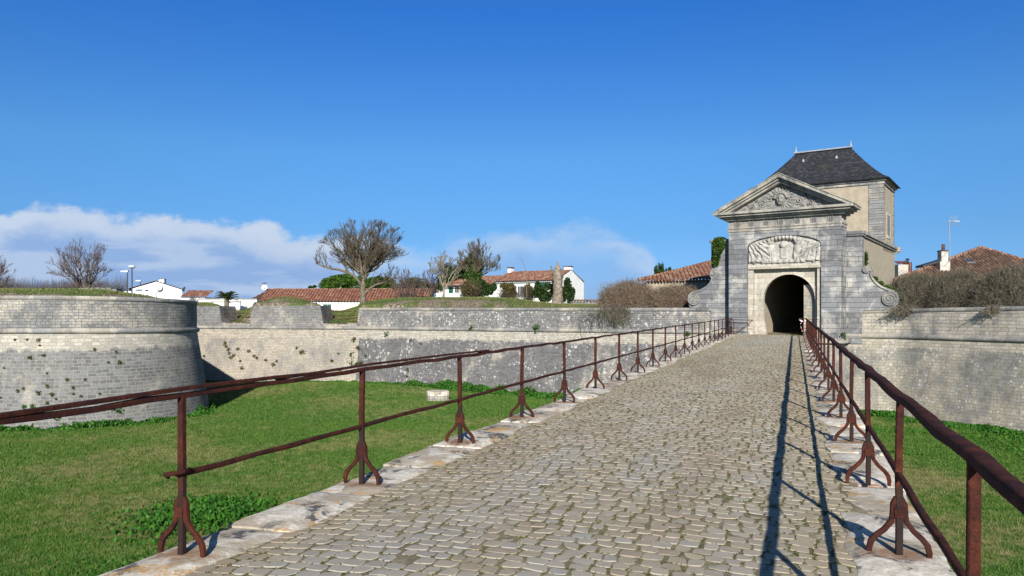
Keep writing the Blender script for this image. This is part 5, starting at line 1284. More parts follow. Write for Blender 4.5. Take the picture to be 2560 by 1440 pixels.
# ---------------------------------------------------------------- street lamps
for xx, yt, Y, head, lab in ((318.5, 680, 92, -1, 'street lamp with a pale flat head on a thin post, left of the tallest lamp'), (330, 669, 84, 0, 'tallest dark street lamp with a domed cap at the left end of the white gable'), (351, 703, 125, -1, 'short far street lamp, its pale head showing just over the white gable roof')):
    b_ = W(xx, yt, Y); L_ = empty('street_lamp', (b_.x, Y, .7), lab, 'street lamp', 'lamps by the left house')
    m = MB(); m.tube([Vector((b_.x, Y, .7)), Vector((b_.x, Y, b_.z))], [.085, .06], 8); m.build('post', M['metal_dark'], L_)
    m = MB()
    if head: m.hexa([b_ + Vector(v) for v in ((-.75, -.2, 0), (.15, -.2, -.03), (.15, .2, -.03), (-.75, .2, 0), (-.75, -.14, .14), (.1, -.16, .20), (.1, .16, .20), (-.75, .14, .14))])
    else: m.tube([b_ + Z3 * -.1, b_ + Z3 * .02, b_ + Z3 * .2, b_ + Z3 * .24], [.12, .36, .36, .30], 12)
    m.build('lamp_head', M['lamp'], L_)

# ---------------------------------------------------------------- plants
def norm(a): return a / (np.linalg.norm(a, axis=-1, keepdims=True) + 1e-9)


def bare_tree(name, label, base, trunk, crown, seed, r0=.16, n=(9, 11, 8, 5), mat='twig_dark', bark='bark', up=.35, tipr=.010, low=.0, group=None, limbs=(), spread=1.0, lean=(0, 0)):
    """limbs fan out from the upper trunk to a lumpy crown surface and branch three more times.
    trunk: offsets from the base; crown: (centre offset, radii)"""
    rg = np.random.default_rng(seed); base = np.array(base, float); cc = base + np.array(crown[0]); cr = np.array(crown[1], float); o = empty(name, tuple(base), label, 'tree', group)
    ch = [Vector(base)] + [Vector(base + np.array(q)) for q in trunk]; m = MB(); m.tube(ch, [r0 * 1.25] + [r0 * (1 - .14 * k) for k in range(len(trunk))], 10)
    top = np.array(ch[-1]); t0 = np.array(ch[max(1, len(ch) - 2)]); parts = []
    def lump(dv): return 1 + .16 * fbm(dv[:, 0] * 2.1 + seed, dv[:, 2] * 2.1 + dv[:, 1] * 1.7, seed)
    def room(p, dv):             # distance to the crown surface
        q = (p - cc) / cr; w_ = dv / cr; A = (w_ * w_).sum(1); Bq = (q * w_).sum(1); Cq = (q * q).sum(1) - lump(norm(q + w_)) ** 2; disc = np.maximum(Bq * Bq - A * Cq, 0); return np.maximum((-Bq + np.sqrt(disc)) / A, .05)
    def grow(P, D, L, Ra, Rb, segs, wob, upb):
        pts = [P]; dv = D
        for k in range(segs):
            dv = norm(dv + rg.normal(size=P.shape) * wob + np.array([0, 0, upb])); pts.append(pts[-1] + dv * (L / segs)[:, None])
        f = np.linspace(0, 1, segs + 1); rad = [Ra + (Rb - Ra) * q for q in f]; return pts, rad
    k0 = n[0]; az_ = (np.arange(k0) + rg.uniform(-.3, .3, k0)) * 2.39996; elv = np.arcsin(np.clip(low + (1 - low) * (np.arange(k0) + .5) / k0, -1, 1)); dirs = np.stack([np.cos(az_) * np.cos(elv), np.sin(az_) * np.cos(elv) * .9, np.sin(elv)], 1)
    tgt = cc + dirs * cr * .88; st_ = t0 + (top - t0) * rg.uniform(.3, 1, (k0, 1)); d0 = norm(norm(tgt - st_) * .8 + [0, 0, .30]); L = np.linalg.norm(tgt - st_, axis=1)
    pts = [st_]; segs = 9
    for s_ in range(1, segs + 1):
        f = s_ / segs; q = st_ + d0 * L[:, None] * f * (1 - f) * .9 + (tgt - st_) * f * (f + (1 - f) * .35) / 1.0 if s_ < segs else tgt
        pts.append(q + rg.normal(size=q.shape) * L[:, None] * .018 * (s_ < segs))
    ra = rg.uniform(.34, .52, k0) * r0; rad = [ra + (tipr * 1.3 - ra) * (q ** .8) for q in np.linspace(0, 1, segs + 1)]
    for lb in limbs:
        P_ = [np.array(Vector(base) + Vector(q)) for q in lb]; P_ = np.array([P_[0] + 0 * P_[0]] + P_[1:]); f = np.linspace(0, len(P_) - 1, segs + 1); Q = np.stack([np.interp(f, range(len(P_)), P_[:, k]) for k in range(3)], 1)
        pts = [np.concatenate([p, Q[k][None]]) for k, p in enumerate(pts)]; rad = [np.concatenate([r_, [r0 * .55 * (1 - .085 * k)]]) for k, r_ in enumerate(rad)]
    level = (pts, rad)
    for k in range(segs):
        V_, F_ = edge_tubes(pts[k], pts[k + 1], rad[k], rad[k + 1], 8)
        parts.append((V_, F_))
    for lv, (cnt, ang, lf, sg, fmin) in enumerate(((n[1], .80, .66, 6, .14), (n[2], .72, .66, 5, .06), (n[3], .60, .85, 3, .05))):
        pts, rad = level; A = np.stack(pts); Rr = np.stack(rad); S_, N_ = A.shape[0] - 1, A.shape[1]
        f = (fmin + (1 - fmin) * rg.random((N_, cnt)) ** .85) * S_ * .999; i0 = f.astype(int); fr_ = (f - i0)[..., None]; idx = np.arange(N_)[:, None]
        P = A[i0, idx] * (1 - fr_) + A[i0 + 1, idx] * fr_; T_ = norm(A[i0 + 1, idx] - A[i0, idx]); Rp = Rr[i0, idx]; P = P.reshape(-1, 3); T_ = T_.reshape(-1, 3); Rp = Rp.ravel()
        out = norm(P - (cc - [0, 0, cr[2] * .7])); side = rg.normal(size=P.shape); side = norm(side - T_ * (side * T_).sum(1, keepdims=True)); D = norm(T_ * (.6, .75, .9)[lv] + side * ang + out * (.45, .5, .55)[lv] + [0, 0, up * (.6 + .3 * lv)])
        parL = np.linalg.norm(A[-1] - A[0], axis=1); L = np.repeat(parL, cnt) * lf * rg.uniform(.45, 1.0, len(P)) * (1.1 - .6 * (f / S_).ravel()); L = np.minimum(L, room(P, D) * rg.uniform(.75, 1.12, len(P)))
        L = np.maximum(L, .15); r_a = np.clip(Rp * .62, tipr * (1.5, 1.0, .8)[lv], None); r_a = np.minimum(r_a, (.05, .020, .010)[lv] * max(1, r0 / .16) ** .5); r_b = np.full(len(P), tipr * (.9, .6, .35)[lv])
        level = grow(P, D, L, r_a, r_b, sg, (.16, .20, .22)[lv], (.05, .07, .09)[lv]); pts, rad = level
        for k in range(sg): parts.append(edge_tubes(pts[k], pts[k + 1], rad[k], rad[k + 1], (5, 4, 3)[lv]))
    m.build('trunk', M[bark], o, smooth=True)
    big = parts[:segs]; V_, F_ = cat(*big); mesh_np('limbs', V_, F_, M['limb' if bark == 'bark' else bark], o, smooth=True); V_, F_ = cat(*parts[segs:]); mesh_np('crown', V_, F_, M[mat], o)
    return o


def gz_at(x, y, Y, fallback=None):
    """height of the rampart at a line of sight position"""
    X = (x - 1280) / F * Y; return float(bank_z(np.array([X]), np.array([float(Y)]))[0])


# big bare tree
bY = 69.5; bp_ = W(907, 0, bY); bz = gz_at(907, 0, bY) - .15
bare_tree('bare_tree', 'big bare tree with a short forked trunk on the grassy rampart before the red roof', (bp_.x, bY, bz), [(0.02, 0, .9), (-.02, 0, 1.7), (.05, 0, 2.3), (.1, 0, 2.9)], ((.15, 0, 5.15), (4.35, 3.7, 3.15)), 3, r0=.28, n=(18, 13, 9, 6), up=.42, tipr=.0095, low=-.22,
          limbs=[[(.05, 0, 1.3), (.55, -.1, 1.75), (1.1, -.1, 2.2), (1.8, -.1, 2.35), (2.6, 0, 2.75), (3.2, 0, 3.2)], [(0, 0, 2.0), (-.7, 0, 3.0), (-1.9, .1, 3.55), (-3.2, 0, 3.75), (-4.1, 0, 4.1), (-4.35, 0, 4.7)]])
Y = 105; q = W(213, 0, Y)
bare_tree('bare_tree', 'rounded bare tree with reddish twigs standing alone at the left', (q.x, Y, .8), [(0, 0, 1.6), (.05, 0, 2.6), (.1, 0, 3.2)], ((-.4, 0, 7.2), (4.6, 3.8, 3.9)), 8, r0=.24, n=(13, 11, 7, 4), mat='twig_red', up=.40, tipr=.0115, low=-.35)
Y = 98; q = W(-42, 0, Y)
bare_tree('bare_tree', 'bare tree cut by the left edge of the picture', (q.x, Y, .8), [(0, 0, 1.6), (0, 0, 2.6)], ((0, 0, 6.0), (4.0, 3.3, 3.3)), 9, r0=.22, n=(11, 10, 7, 4), mat='twig_red', up=.25, tipr=.012, low=-.3)
Y = 92; q = W(1018, 0, Y)
bare_tree('bare_tree', 'small bare bushy tree with dark twigs, right beside the big bare tree', (q.x, Y, .8), [(0, 0, .6), (0, 0, 1.2)], ((0, 0, 3.7), (2.3, 2.0, 2.5)), 12, r0=.14, n=(12, 9, 6, 4), mat='twig_red', up=.5, tipr=.0105, low=0)
Y = 73; q = W(1108, 0, Y); iz = gz_at(1108, 0, Y) - .1
bare_tree('bare_tree', 'slender pale barked bare tree before the white house windows', (q.x, Y, iz), [(.05, 0, .6), (.1, 0, 1.1)], ((.2, 0, 2.75), (1.9, 1.6, 1.75)), 15, r0=.11, n=(8, 8, 6, 4), mat='twig_pale', bark='bark_pale', up=.25, tipr=.013, low=.15)
Y = 75; q = W(1072, 0, Y)
bare_tree('bare_tree', 'thin leaning bare sapling left of the pale barked tree', (q.x, Y, 1.3), [(-.02, 0, .8), (.1, 0, 1.4)], ((.1, 0, 3.0), (1.1, 1.0, 1.7)), 17, r0=.08, n=(7, 7, 6, 3), mat='twig_red', up=.3, tipr=.012, low=.1)
Y = 74; q = W(1180, 0, Y); iz = gz_at(1180, 0, Y) - .1
ivt = bare_tree('ivy_clad_tree', 'tall bare tree with its trunk wrapped in dark ivy, before the white house', (q.x, Y, iz), [(0.1, 0, 1.0), (.15, 0, 1.8), (.2, 0, 2.8)], ((.55, 0, 3.75), (2.35, 2.1, 2.65)), 21, r0=.17, n=(16, 11, 7, 4), up=.55, tipr=.0095, low=-.15)


def leaf_mass(name, cents, rads, n, size, mat, parent=None, seed=1, shell=.45, elong=1.5, org=None, up=0.0):
    rg = np.random.default_rng(seed); A = []; w_ = np.array([r[0] * r[2] for r in rads]); w_ = w_ / w_.sum()
    for c, r, ww_ in zip(cents, rads, w_):
        k = int(n * ww_); d_ = norm(rg.normal(size=(k, 3))); rr_ = rg.random((k, 1)) ** shell; p = np.array(c) + d_ * rr_ * np.array(r) * (1 + .22 * fbm(d_[:, 0:1] * 3 + c[0], d_[:, 2:3] * 3 + d_[:, 1:2] * 2, seed)); A.append(p)
    A = np.concatenate(A); V_, F_ = leaf_quads(A, size, rg, elong, up=up); return mesh_np(name, V_, F_, M[mat], parent, org=org)


b0_ = np.array([q.x, Y, iz]); mm = lambda *a: tuple(b0_ + np.array(a))
leaf_mass('ivy_leaves', [mm(.1, 0, 1.0), mm(.2, 0, 2.1), mm(-.1, 0, 3.1), mm(.5, 0, 2.9), mm(-.25, 0, 4.0), mm(.8, 0, 3.7), mm(-.1, 0, 4.6), mm(.9, 0, 1.9)], [(.7, .6, .9), (.75, .6, .8), (.55, .5, .8), (.5, .4, .7), (.38, .35, .7), (.3, .3, .6), (.22, .22, .4), (.4, .4, .5)], 7500, .14, 'ivy', ivt, 3)


def bush(name, label, c, r, n, seed, mat, twig=None, group=None, leaf=.10, nt=0, cat_='shrub', blobs=14):
    o = empty(name, (c[0], c[1], c[2] - r[2]), label, cat_, group); rg = np.random.default_rng(seed); cs, rs = [], []
    for k in range(blobs):
        d_ = rg.normal(size=3); d_ /= np.linalg.norm(d_); f = rg.uniform(.45, .85); cs.append(tuple(np.array(c) + d_ * np.array(r) * f)); rs.append(tuple(np.array(r) * rg.uniform(.22, .45)))
    cs.append(c); rs.append(tuple(np.array(r) * .6))
    leaf_mass('crown', cs, rs, n, leaf, mat, o, seed)
    if nt: twig_fan('twigs', c, r, nt, seed, twig or 'twig_dark', o)
    return o


def twig_fan(name, c, r, n, seed, mat, parent=None, rad=.009, segs=5, droop=.0, base_spread=.75, extra=None, org=None, shape=None):
    """many thin curved shoots rising from a broad root line and fanning out"""
    rg = np.random.default_rng(seed); c = np.array(c, float); r = np.array(r, float)
    d_ = norm(rg.normal(size=(n, 3))); d_[:, 2] = np.abs(d_[:, 2]) * 1.0 - .05; d_ = d_ / ((np.abs(d_) ** 2.35).sum(1, keepdims=True) ** (1 / 2.35)); tip = c + [0, 0, -r[2]] + d_ * r * [1, 1, 2.0] * rg.uniform(.50, 1.03, (n, 1)) ** .6
    tip += rg.normal(size=(n, 3)) * [.16, .16, .12]
    lump = 1 + .34 * fbm(tip[:, 0:1] * .75, tip[:, 1:2] * .75 + tip[:, 2:3] * .4, seed); b0 = c - [0, 0, r[2]]; tip = b0 + (tip - b0) * lump
    st_ = rg.uniform(.25, .75, (n, 1)); p = b0 + (tip - b0) * [base_spread, base_spread, 0] * st_ + (tip - b0) * [0, 0, .9] * st_ * rg.uniform(.2, 1, (n, 1))
    parts = []; prev = p; bend = rg.normal(size=(n, 3)) * .22
    for k in range(1, segs + 1):
        f = k / segs; cur = p + (tip - p) * f + bend * math.sin(f * 3.14) * 1.2 + rg.normal(size=(n, 3)) * .05; cur[:, 2] -= droop * f * f
        parts.append(edge_tubes(prev, cur, np.full(n, rad * (1.15 - .75 * (k - 1) / segs)), np.full(n, rad * (1.15 - .75 * k / segs)), 3))
        if k > 1:
            s_ = cur + norm(rg.normal(size=(n, 3)) + [0, 0, .5]) * rg.uniform(.14, .42, (n, 1)); parts.append(edge_tubes(cur, s_, np.full(n, rad * .6), np.full(n, rad * .3), 3))
        prev = cur
    V_, F_ = cat(*parts); return mesh_np(name, V_, F_, M[mat], parent, org=org)


Y = 72.5
for (x, y, rx, rz, n, sd_, mt_, lab, k) in (
    (1178, 724, 30, 26, 2600, 31, 'shrub', 'yellowish brown shrub at the foot of the ivy clad tree', 500),
    (1215, 722, 26, 24, 3600, 32, 'ivy_dark', 'dark evergreen bush right of the ivy clad tree', 0),
    (1272, 727, 28, 22, 2200, 33, 'shrub', 'loose olive brown bush under the left chimney of the white house', 500),
    (1322, 729, 14, 22, 900, 34, 'shrub', 'narrow grey green bush under the middle of the white house roof', 300)):
    q = W(x, y, Y); bush('shrub', lab, tuple(q), (rx * Y / F, rx * Y / F * .7, rz * Y / F), n, sd_, mt_, nt=k, leaf=.11)
q = W(1378, 0, 64)
for (x, y, rx, rz, n, sd_, lab) in ((1358, 733, 25, 30, 3400, 41, 'glossy dark green shrub left of the dead trunk'), (1421, 728, 19, 31, 2600, 42, 'glossy dark green shrub right of the dead trunk'), (1386, 720, 15, 26, 1200, 43, 'dark green shrub hidden behind the dead trunk')):
    Y = 63.5; q = W(x, y, Y); bush('shrub', lab, tuple(q), (rx * Y / F, rx * Y / F * .8, rz * Y / F), n, sd_, 'ivy_dark', leaf=.13)
# thin bent sapling tip
m = MB(); Y = 72; m.tube([W(1317, 745, Y), W(1316, 712, Y), W(1318, 690, Y), W(1313, 668, Y), W(1305, 652, Y), W(1291, 645, Y)], [.05, .04, .03, .022, .016, .01], 6); m.tube([W(1315, 677, Y), W(1309, 655, Y), W(1300, 643, Y)], [.018, .014, .01], 5)
tag(m.build('sapling', M['twig_pale']), 'thin leafless sapling bending left over the white house roof', 'tree')
# dead trunk
Y = 61.5; tr = empty('dead_tree', (W(1393, 0, Y).x, Y, gz_at(1393, 0, Y) - .1), 'dead tree trunk, grey and knobbly, with a broken top', 'tree'); rg = random.Random(6)
nz_, na = 40, 22; zb_ = ORG[tr].z; ztp = W(0, 654, Y).z; V = []; cxp = W(1393, 0, Y).x
prof = [(0, .50), (.05, .44), (.2, .40), (.4, .40), (.55, .37), (.68, .41), (.78, .36), (.85, .22), (.90, .13), (.95, .07), (1, .05)]
for k in range(nz_ + 1):
    f = k / nz_; rr_ = np.interp(f, [a for a, b in prof], [b for a, b in prof]); cx = cxp + .05 * math.sin(f * 4) + .07 * f
    for j in range(na):
        th_ = 6.2832 * j / na; nn_ = float(fbm(np.array(th_ * 1.6 + 9 * (j in (0,))), np.array(f * 9.0), 5)) * .22 + float(vnoise(np.array(math.cos(th_) * 2.2 + 5), np.array(math.sin(th_) * 2.2 + f * 7), 8)) * .22
        V.append((cx + math.cos(th_) * rr_ * (1 + nn_), Y + math.sin(th_) * rr_ * (1 + nn_), zb_ + (ztp - zb_) * f + .04 * rg.uniform(-1, 1)))
m = MB(); m.add(V, [(k * na + j, k * na + (j + 1) % na, k * na + na + (j + 1) % na, k * na + na + j) for k in range(nz_) for j in range(na)]); m.build('trunk', simple('dead_bark', (0.30, 0.25, 0.19), (0.13, 0.105, 0.08), 5, bmp=.8, dist=.05), tr, smooth=True)
for a_, b_, r2 in (((-.40, .74), (-.52, .90), .10), ((.36, .70), (.50, .86), .05), ((-.36, .62), (-.42, .80), .06), ((.38, .52), (.46, .55), .08)):
    m = MB(); p0_ = Vector((cxp + a_[0] * .9, Y - .1, zb_ + (ztp - zb_) * a_[1])); p1_ = Vector((cxp + b_[0], Y - .15, zb_ + (ztp - zb_) * b_[1])); m.tube([p0_ - (p1_ - p0_) * .4, p0_, p1_], [r2 * 1.2, r2, r2 * .45], 7); m.build('stub', M['bark'], tr, smooth=True)
# umbrella pines
for lab, x, y, rx, rz, sd_ in (('broad dark green umbrella pine behind the red roof, left of the big bare tree', 862, 706, 62, 21, 51), ('smaller umbrella pine behind the red roof, right of the big bare tree', 948, 710, 40, 19, 52)):
    Y = 125 + sd_ % 2 * 4; o = empty('pine_tree', (W(x, 0, Y).x, Y, .7), lab, 'tree'); rg = np.random.default_rng(sd_); q = W(x, y + 4, Y); rxx, rzz = rx * Y / F, rz * Y / F
    cs, rs = [], []
    for k in range(60):
        a_ = rg.uniform(0, 6.283); rr_ = rg.random() ** .5; hz_ = math.sqrt(max(0, 1 - rr_ * rr_)) * rg.uniform(.55, 1.0); cs.append((q.x + math.cos(a_) * rr_ * rxx * .88, Y + math.sin(a_) * rr_ * rxx * .8, q.z - rzz * .3 + hz_ * rzz * 1.1)); s_ = rg.uniform(.65, 1.1); rs.append((s_, s_, s_ * .75))
    for k in range(16): cs.append((q.x + rg.uniform(-.9, .9) * rxx, Y + rg.uniform(-.5, .5) * rxx, q.z - rzz * .6)); rs.append((1.1, 1.1, .7))
    leaf_mass('crown', cs, rs, 17000, .20, 'pine', o, sd_, shell=.3, elong=2.0, up=.6)
    m = MB(); m.tube([Vector((q.x, Y, .7)), Vector((q.x + .3, Y, 3)), Vector((q.x, Y, q.z))], [.35, .28, .2], 8); m.build('trunk', M['bark'], o)
Y = 118; q = W(779, 722, Y); o = empty('conifer', (q.x, Y, .7), 'small dark conifer tip left of the broad umbrella pine', 'tree')
leaf_mass('crown', [(q.x, Y, q.z - .2), (q.x - .2, Y, q.z + .25), (q.x + .45, Y, q.z + .35), (q.x, Y, q.z - 1.2)], [(.65, .5, .4), (.35, .3, .25), (.35, .2, .2), (1.1, .8, .8)], 2200, .16, 'ivy_dark', o, 5)
Y = 105
q = W(1045, 722, Y); bush('evergreen_tree', 'dark evergreen mass behind the end of the long red roof', tuple(q), (3.4, 2.2, 1.6), 5000, 61, 'ivy_dark', leaf=.16, cat_='tree', blobs=12)
Y = 112; q = W(1140, 690, Y); bush('evergreen_tree', 'dark holm oak behind the white house, left of the ivy clad tree', tuple(q), (3.0, 2.2, 2.3), 4200, 62, 'ivy_dark', leaf=.2, cat_='tree', blobs=9)
Y = 90; q = W(1655, 682, Y); o = empty('cypress', (q.x, Y, .7), 'dark pointed cypress tops above the tile roof left of the gate', 'tree'); rg = np.random.default_rng(4); cs, rs = [], []
for k in range(16): xx = rg.uniform(-1.0, 1.0); hh = rg.uniform(.6, 1.35) * (1 - .35 * abs(xx)); cs.append((q.x + xx, Y + rg.uniform(-.6, .6), q.z + hh * .3)); rs.append((.14, .14, hh * .75))
cs.append((q.x, Y, q.z - .9)); rs.append((1.3, .9, 1.2)); leaf_mass('crown', cs, rs, 4600, .12, 'ivy_dark', o, 6, up=1.5)
# palm
Y = 84; q = W(567, 747, Y); pm = empty('palm_tree', (q.x, Y, .7), 'short palm with a wide crown over the white garden walls', 'palm tree'); rg = random.Random(3)
m = MB(); m.tube([Vector((q.x, Y, .7)), Vector((q.x, Y, q.z))], [.3, .26], 9); m.build('trunk', M['bark'], pm)
fr_ = None
for k in range(34):
    a_ = k * 2.39996; tilt = rg.uniform(.22, 1.0); L_ = rg.uniform(1.45, 1.8); m = MB(); pts_ = []
    for j in range(9): f = j / 8; rr_ = L_ * f * (1 - .12 * f); pts_.append(Vector((q.x + math.cos(a_) * rr_ * math.cos(tilt * .9), Y + math.sin(a_) * rr_ * math.cos(tilt * .9), q.z - .05 + rr_ * math.sin(tilt) * 1.0 - .42 * f * f * L_ * (1 - tilt * .5))))
    m.tube(pts_, [.022] * 5 + [.015] * 4, 4); sdv = Vector((-math.sin(a_), math.cos(a_), 0))
    for j in range(2, 9):
        for sg in (-1, 1):
            for hh in (0, .5):
                p_ = pts_[j - 1].lerp(pts_[j], hh); ll = .46 * math.sin(.4 + 2.5 * j / 9); tn = (pts_[j] - pts_[j - 1]).normalized(); tip = p_ + (sdv * sg * .75 + tn * .75 + Vector((0, 0, .22))) * ll; m.add([p_ - tn * .045, p_ + tn * .045, tip], [(0, 1, 2)])
    m.build('frond', M['palm'], pm)
# far hedge line at the left
rg = np.random.default_rng(77); parts = []
for k in range(60):
    x = -60 + k * 6.5; Y = 150 + rg.uniform(-6, 6); c = W(x, 730, Y); hh = rg.uniform(3.6, 6.2) * (1 if x < 300 else .35)
    n = 110; b_ = np.array([c.x, Y, .8]) + rg.normal(size=(n, 3)) * [1.0, .8, 0]; t1 = b_ + np.stack([rg.normal(size=n) * .5, rg.normal(size=n) * .4, rg.uniform(.5, 1.0, n) * (hh + 2.0)], 1); parts.append(edge_tubes(b_, t1, np.full(n, .035), np.full(n, .012), 3))
    t2 = t1 + rg.normal(size=(n, 3)) * [.35, .3, .25] + [0, 0, .2]; mid_ = (b_ + t1) / 2; parts.append(edge_tubes(mid_, t2, np.full(n, .02), np.full(n, .01), 3))
V_, F_ = cat(*parts); tag(mesh_np('far_hedge', V_, F_, M['twig_grey']), 'leafless hedge line on the horizon, far left behind the bastion', 'hedge', kind='stuff')
for x, w_, Y, lab, sd_ in ((283, 14, 108, 'faint bare shrub left of the street lamps', 3), (482, 24, 97, 'reddish bare shrub before the mottled pink roof', 4)):
    q = W(x, 735, Y); o = empty('bare_shrub', (q.x, Y, .8), lab, 'shrub'); twig_fan('twigs', (q.x, Y, 2.6), (w_ * Y / F, .8, 1.6), 260, sd_, 'twig_red', o, rad=.02)

# tamarisk thickets on the wall tops
TK = [('leafless brown tamarisk thicket left of the small tile roof, spilling over the wall', 1572, 738, 80, 40, 54.9, 7000, 'tamarisk', 1), ('leafless brown tamarisk thicket before the small tile roof, beside the left scroll of the gate', 1690, 742, 68, 30, 53.6, 5200, 'tamarisk', 2),
      ('dense grey brown thicket beside the right scroll of the gate', 2298, 716, 78, 44, 45.6, 7600, 'tamarisk_dark', 3), ('dense grey brown thicket under the white chimney, right of the gate', 2408, 718, 78, 42, 43.7, 7600, 'tamarisk_dark', 4), ('grey brown thicket cut by the right edge of the picture', 2530, 708, 86, 46, 41.6, 8000, 'tamarisk_dark', 5)]
for lab, x, y, rx, rz, Y, n, mt_, sd_ in TK:
    q = W(x, y, Y); rxx, rzz = rx * Y / F, rz * Y / F; zbase = 1.62; c = (q.x, Y, zbase + rzz * 1.0)
    hgt = (q.z + rzz - zbase) / 2; c = (q.x, Y, zbase + hgt); o = empty('tamarisk_bush', (q.x, Y, zbase), lab, 'shrub', 'leafless thickets on the wall tops')
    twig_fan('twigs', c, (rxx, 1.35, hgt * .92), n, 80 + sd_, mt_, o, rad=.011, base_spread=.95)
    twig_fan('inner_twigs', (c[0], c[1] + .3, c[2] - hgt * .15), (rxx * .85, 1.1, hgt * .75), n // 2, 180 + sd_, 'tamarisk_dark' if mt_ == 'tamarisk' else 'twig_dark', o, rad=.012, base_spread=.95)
def spill(x, y0, Y, rx, drop, n, seed, mat, parent_label):
    rg = np.random.default_rng(seed); q = W(x, y0, Y); p = np.array([q.x, Y, q.z]) + rg.normal(size=(n, 3)) * [rx * .45, .12, .08]; parts = []; prev = p
    dv = np.stack([rg.normal(size=n) * .35, -rg.uniform(.02, .2, n), -rg.uniform(.25, 1, n) * drop], 1)
    for k in range(1, 4):
        cur = p + dv * k / 3 + rg.normal(size=(n, 3)) * .05; parts.append(edge_tubes(prev, cur, np.full(n, .011), np.full(n, .008), 3)); s_ = cur + rg.normal(size=(n, 3)) * [.14, .06, .12]; parts.append(edge_tubes(cur, s_, np.full(n, .007), np.full(n, .004), 3)); prev = cur
    return cat(*parts)


thk = [o for o in bpy.data.objects if o.name.startswith('tamarisk_bush')]
V_, F_ = spill(1560, 766, 53.1, 3.0, 1.5, 420, 5, 'tamarisk_dark', ''); mesh_np('hanging_twigs', V_, F_, M['tamarisk_dark'], thk[0])
V_, F_ = spill(2262, 768, 44.2, .8, .55, 170, 6, 'twig_dark', ''); mesh_np('hanging_twigs', V_, F_, M['tamarisk_dark'], thk[2])
V_, F_ = spill(2485, 768, 40.0, .5, .45, 70, 7, 'twig_dark', ''); mesh_np('hanging_twigs', V_, F_, M['tamarisk_dark'], thk[4])

# ivy on the left pilaster, on the right scroll, on the tower side wall
iv = empty('ivy', G(-1.2, .5, 4), 'green ivy climbing the narrow pilaster left of the gate', 'ivy'); q = lambda x, y, w_: tuple(G(U(x, w_), w_, Z(x, y, w_)))
leaf_mass('ivy_leaves', [q(1797, 606, .5), q(1793, 622, .5), q(1790, 640, .5), q(1788, 655, .6), q(1803, 612, .5), q(1806, 598, .8)], [(.40, .30, .38), (.38, .3, .4), (.30, .25, .4), (.26, .22, .3), (.25, .2, .4), (.28, .2, .12)], 3400, .10, 'ivy', iv, 12)
mm_ = MB(); mm_.tube([Vector(q(1786, 668, .62)), Vector(q(1790, 640, .6)), Vector(q(1796, 610, .6))], [.05, .04, .02], 6); mm_.build('stem', M['bark'], iv)
iv = empty('ivy', G(U(2200, 1.8), 1.9, 2.8), 'thin ivy fringe running down behind the right scroll of the gate', 'ivy')
leaf_mass('ivy_leaves', [q(2186, 697, 2.0), q(2200, 709, 2.0), q(2216, 719, 2.0), q(2234, 727, 2.0), q(2246, 740, 2.0)], [(.25, .2, .16)] * 5, 900, .09, 'ivy', iv, 13)
iv = empty('ivy', G(U(2158, 2.1), 2.2, 4), 'small ivy patch on the tan wall above the right scroll', 'ivy')
leaf_mass('ivy_leaves', [tuple(G(uS + .02, 2.5, Z(2160, 640, 1.6))), tuple(G(uS + .02, 2.5, Z(2160, 652, 1.6)))], [(.12, .25, .35)] * 2, 500, .09, 'ivy', iv, 14)

# ---------------------------------------------------------------- weeds growing out of the walls
wm_base = None
rg = np.random.default_rng(2)
def weed(p, s_, seed, mat, label, group):
    global wm_base
    r2 = np.random.default_rng(seed); n = 70; d_ = norm(r2.normal(size=(n, 3))); V_, F_ = leaf_quads(np.array(p) + d_ * r2.random((n, 1)) ** .6 * s_ * [1, .55, .85], s_ * .30, r2, 1.8)
    return tag(mesh_np('wall_weed', V_, F_, M[mat], org=Vector(p)), label, 'weed', group)


def on_bastion(x, y):            # surface of the battered straight / curved face
    r_ = (x - 1280) / F
    for Yt in np.arange(37, 50, .02):
        X = r_ * Yt; z = CAMZ + (780 - y) / F * Yt; o_ = .155 * max(0, .55 - z) + .03
        if X < -25.24:
            if Yt >= 40.0 - o_: return (X, Yt - .02, z)
        elif math.hypot(X + 25.24, Yt - 45.79) <= 5.78 + o_: return (X, Yt - .02, z)
    return None


def on_line(x, y, a, b, zc=CZ, bat=.155):
    r_ = (x - 1280) / F; d_ = (b - a).normalized(); nr = Vector((d_.y, -d_.x, 0)); z = 0
    for _ in range(5):
        o_ = bat * max(0, zc - z) + .03; A_ = a + nr * o_; t_ = (r_ * A_.y - A_.x) / (d_.x - r_ * d_.y); P_ = A_ + d_ * t_; z = CAMZ + (780 - y) / F * P_.y
    return (P_.x, P_.y, z)


bl = [(38, 849), (68, 849), (97, 851), (100, 864), (110, 889), (76, 894), (72, 893), (10, 920), (118, 933), (168, 949), (237, 874), (291, 879), (213, 949), (118, 965), (59, 972), (45, 977), (97, 982), (183, 969), (184, 984), (250, 984), (202, 990), (119, 1008), (62, 1017), (82, 1015), (1, 994), (143, 1043), (279, 1021), (297, 1027), (82, 1060), (140, 997), (271, 906), (298, 906), (130, 986), (497, 1018), (320, 1050), (160, 1061), (186, 1062), (214, 1064)]
first = {}
for k, (x, y) in enumerate(bl):
    P_ = on_bastion(x, y)
    if P_: weed(P_, rg.uniform(.07, .17) * (1.6 if y > 1015 and x > 120 else 1), 200 + k, 'weed' if y < 1015 else 'nettle', 'small weed tuft rooted in the joints of the round bastion', 'weeds on the bastion')
aA_, bA_ = OA, Vector((-12.75, 63.6, 0))
cl = [(563, 858), (566, 866), (572, 874), (596, 873), (585, 888), (574, 884), (623, 878), (601, 903), (665, 900), (757, 880), (692, 903), (846, 884), (830, 902), (850, 924), (588, 961), (606, 920), (628, 949), (577, 893), (642, 895), (684, 912), (636, 890), (742, 870), (510, 890)]
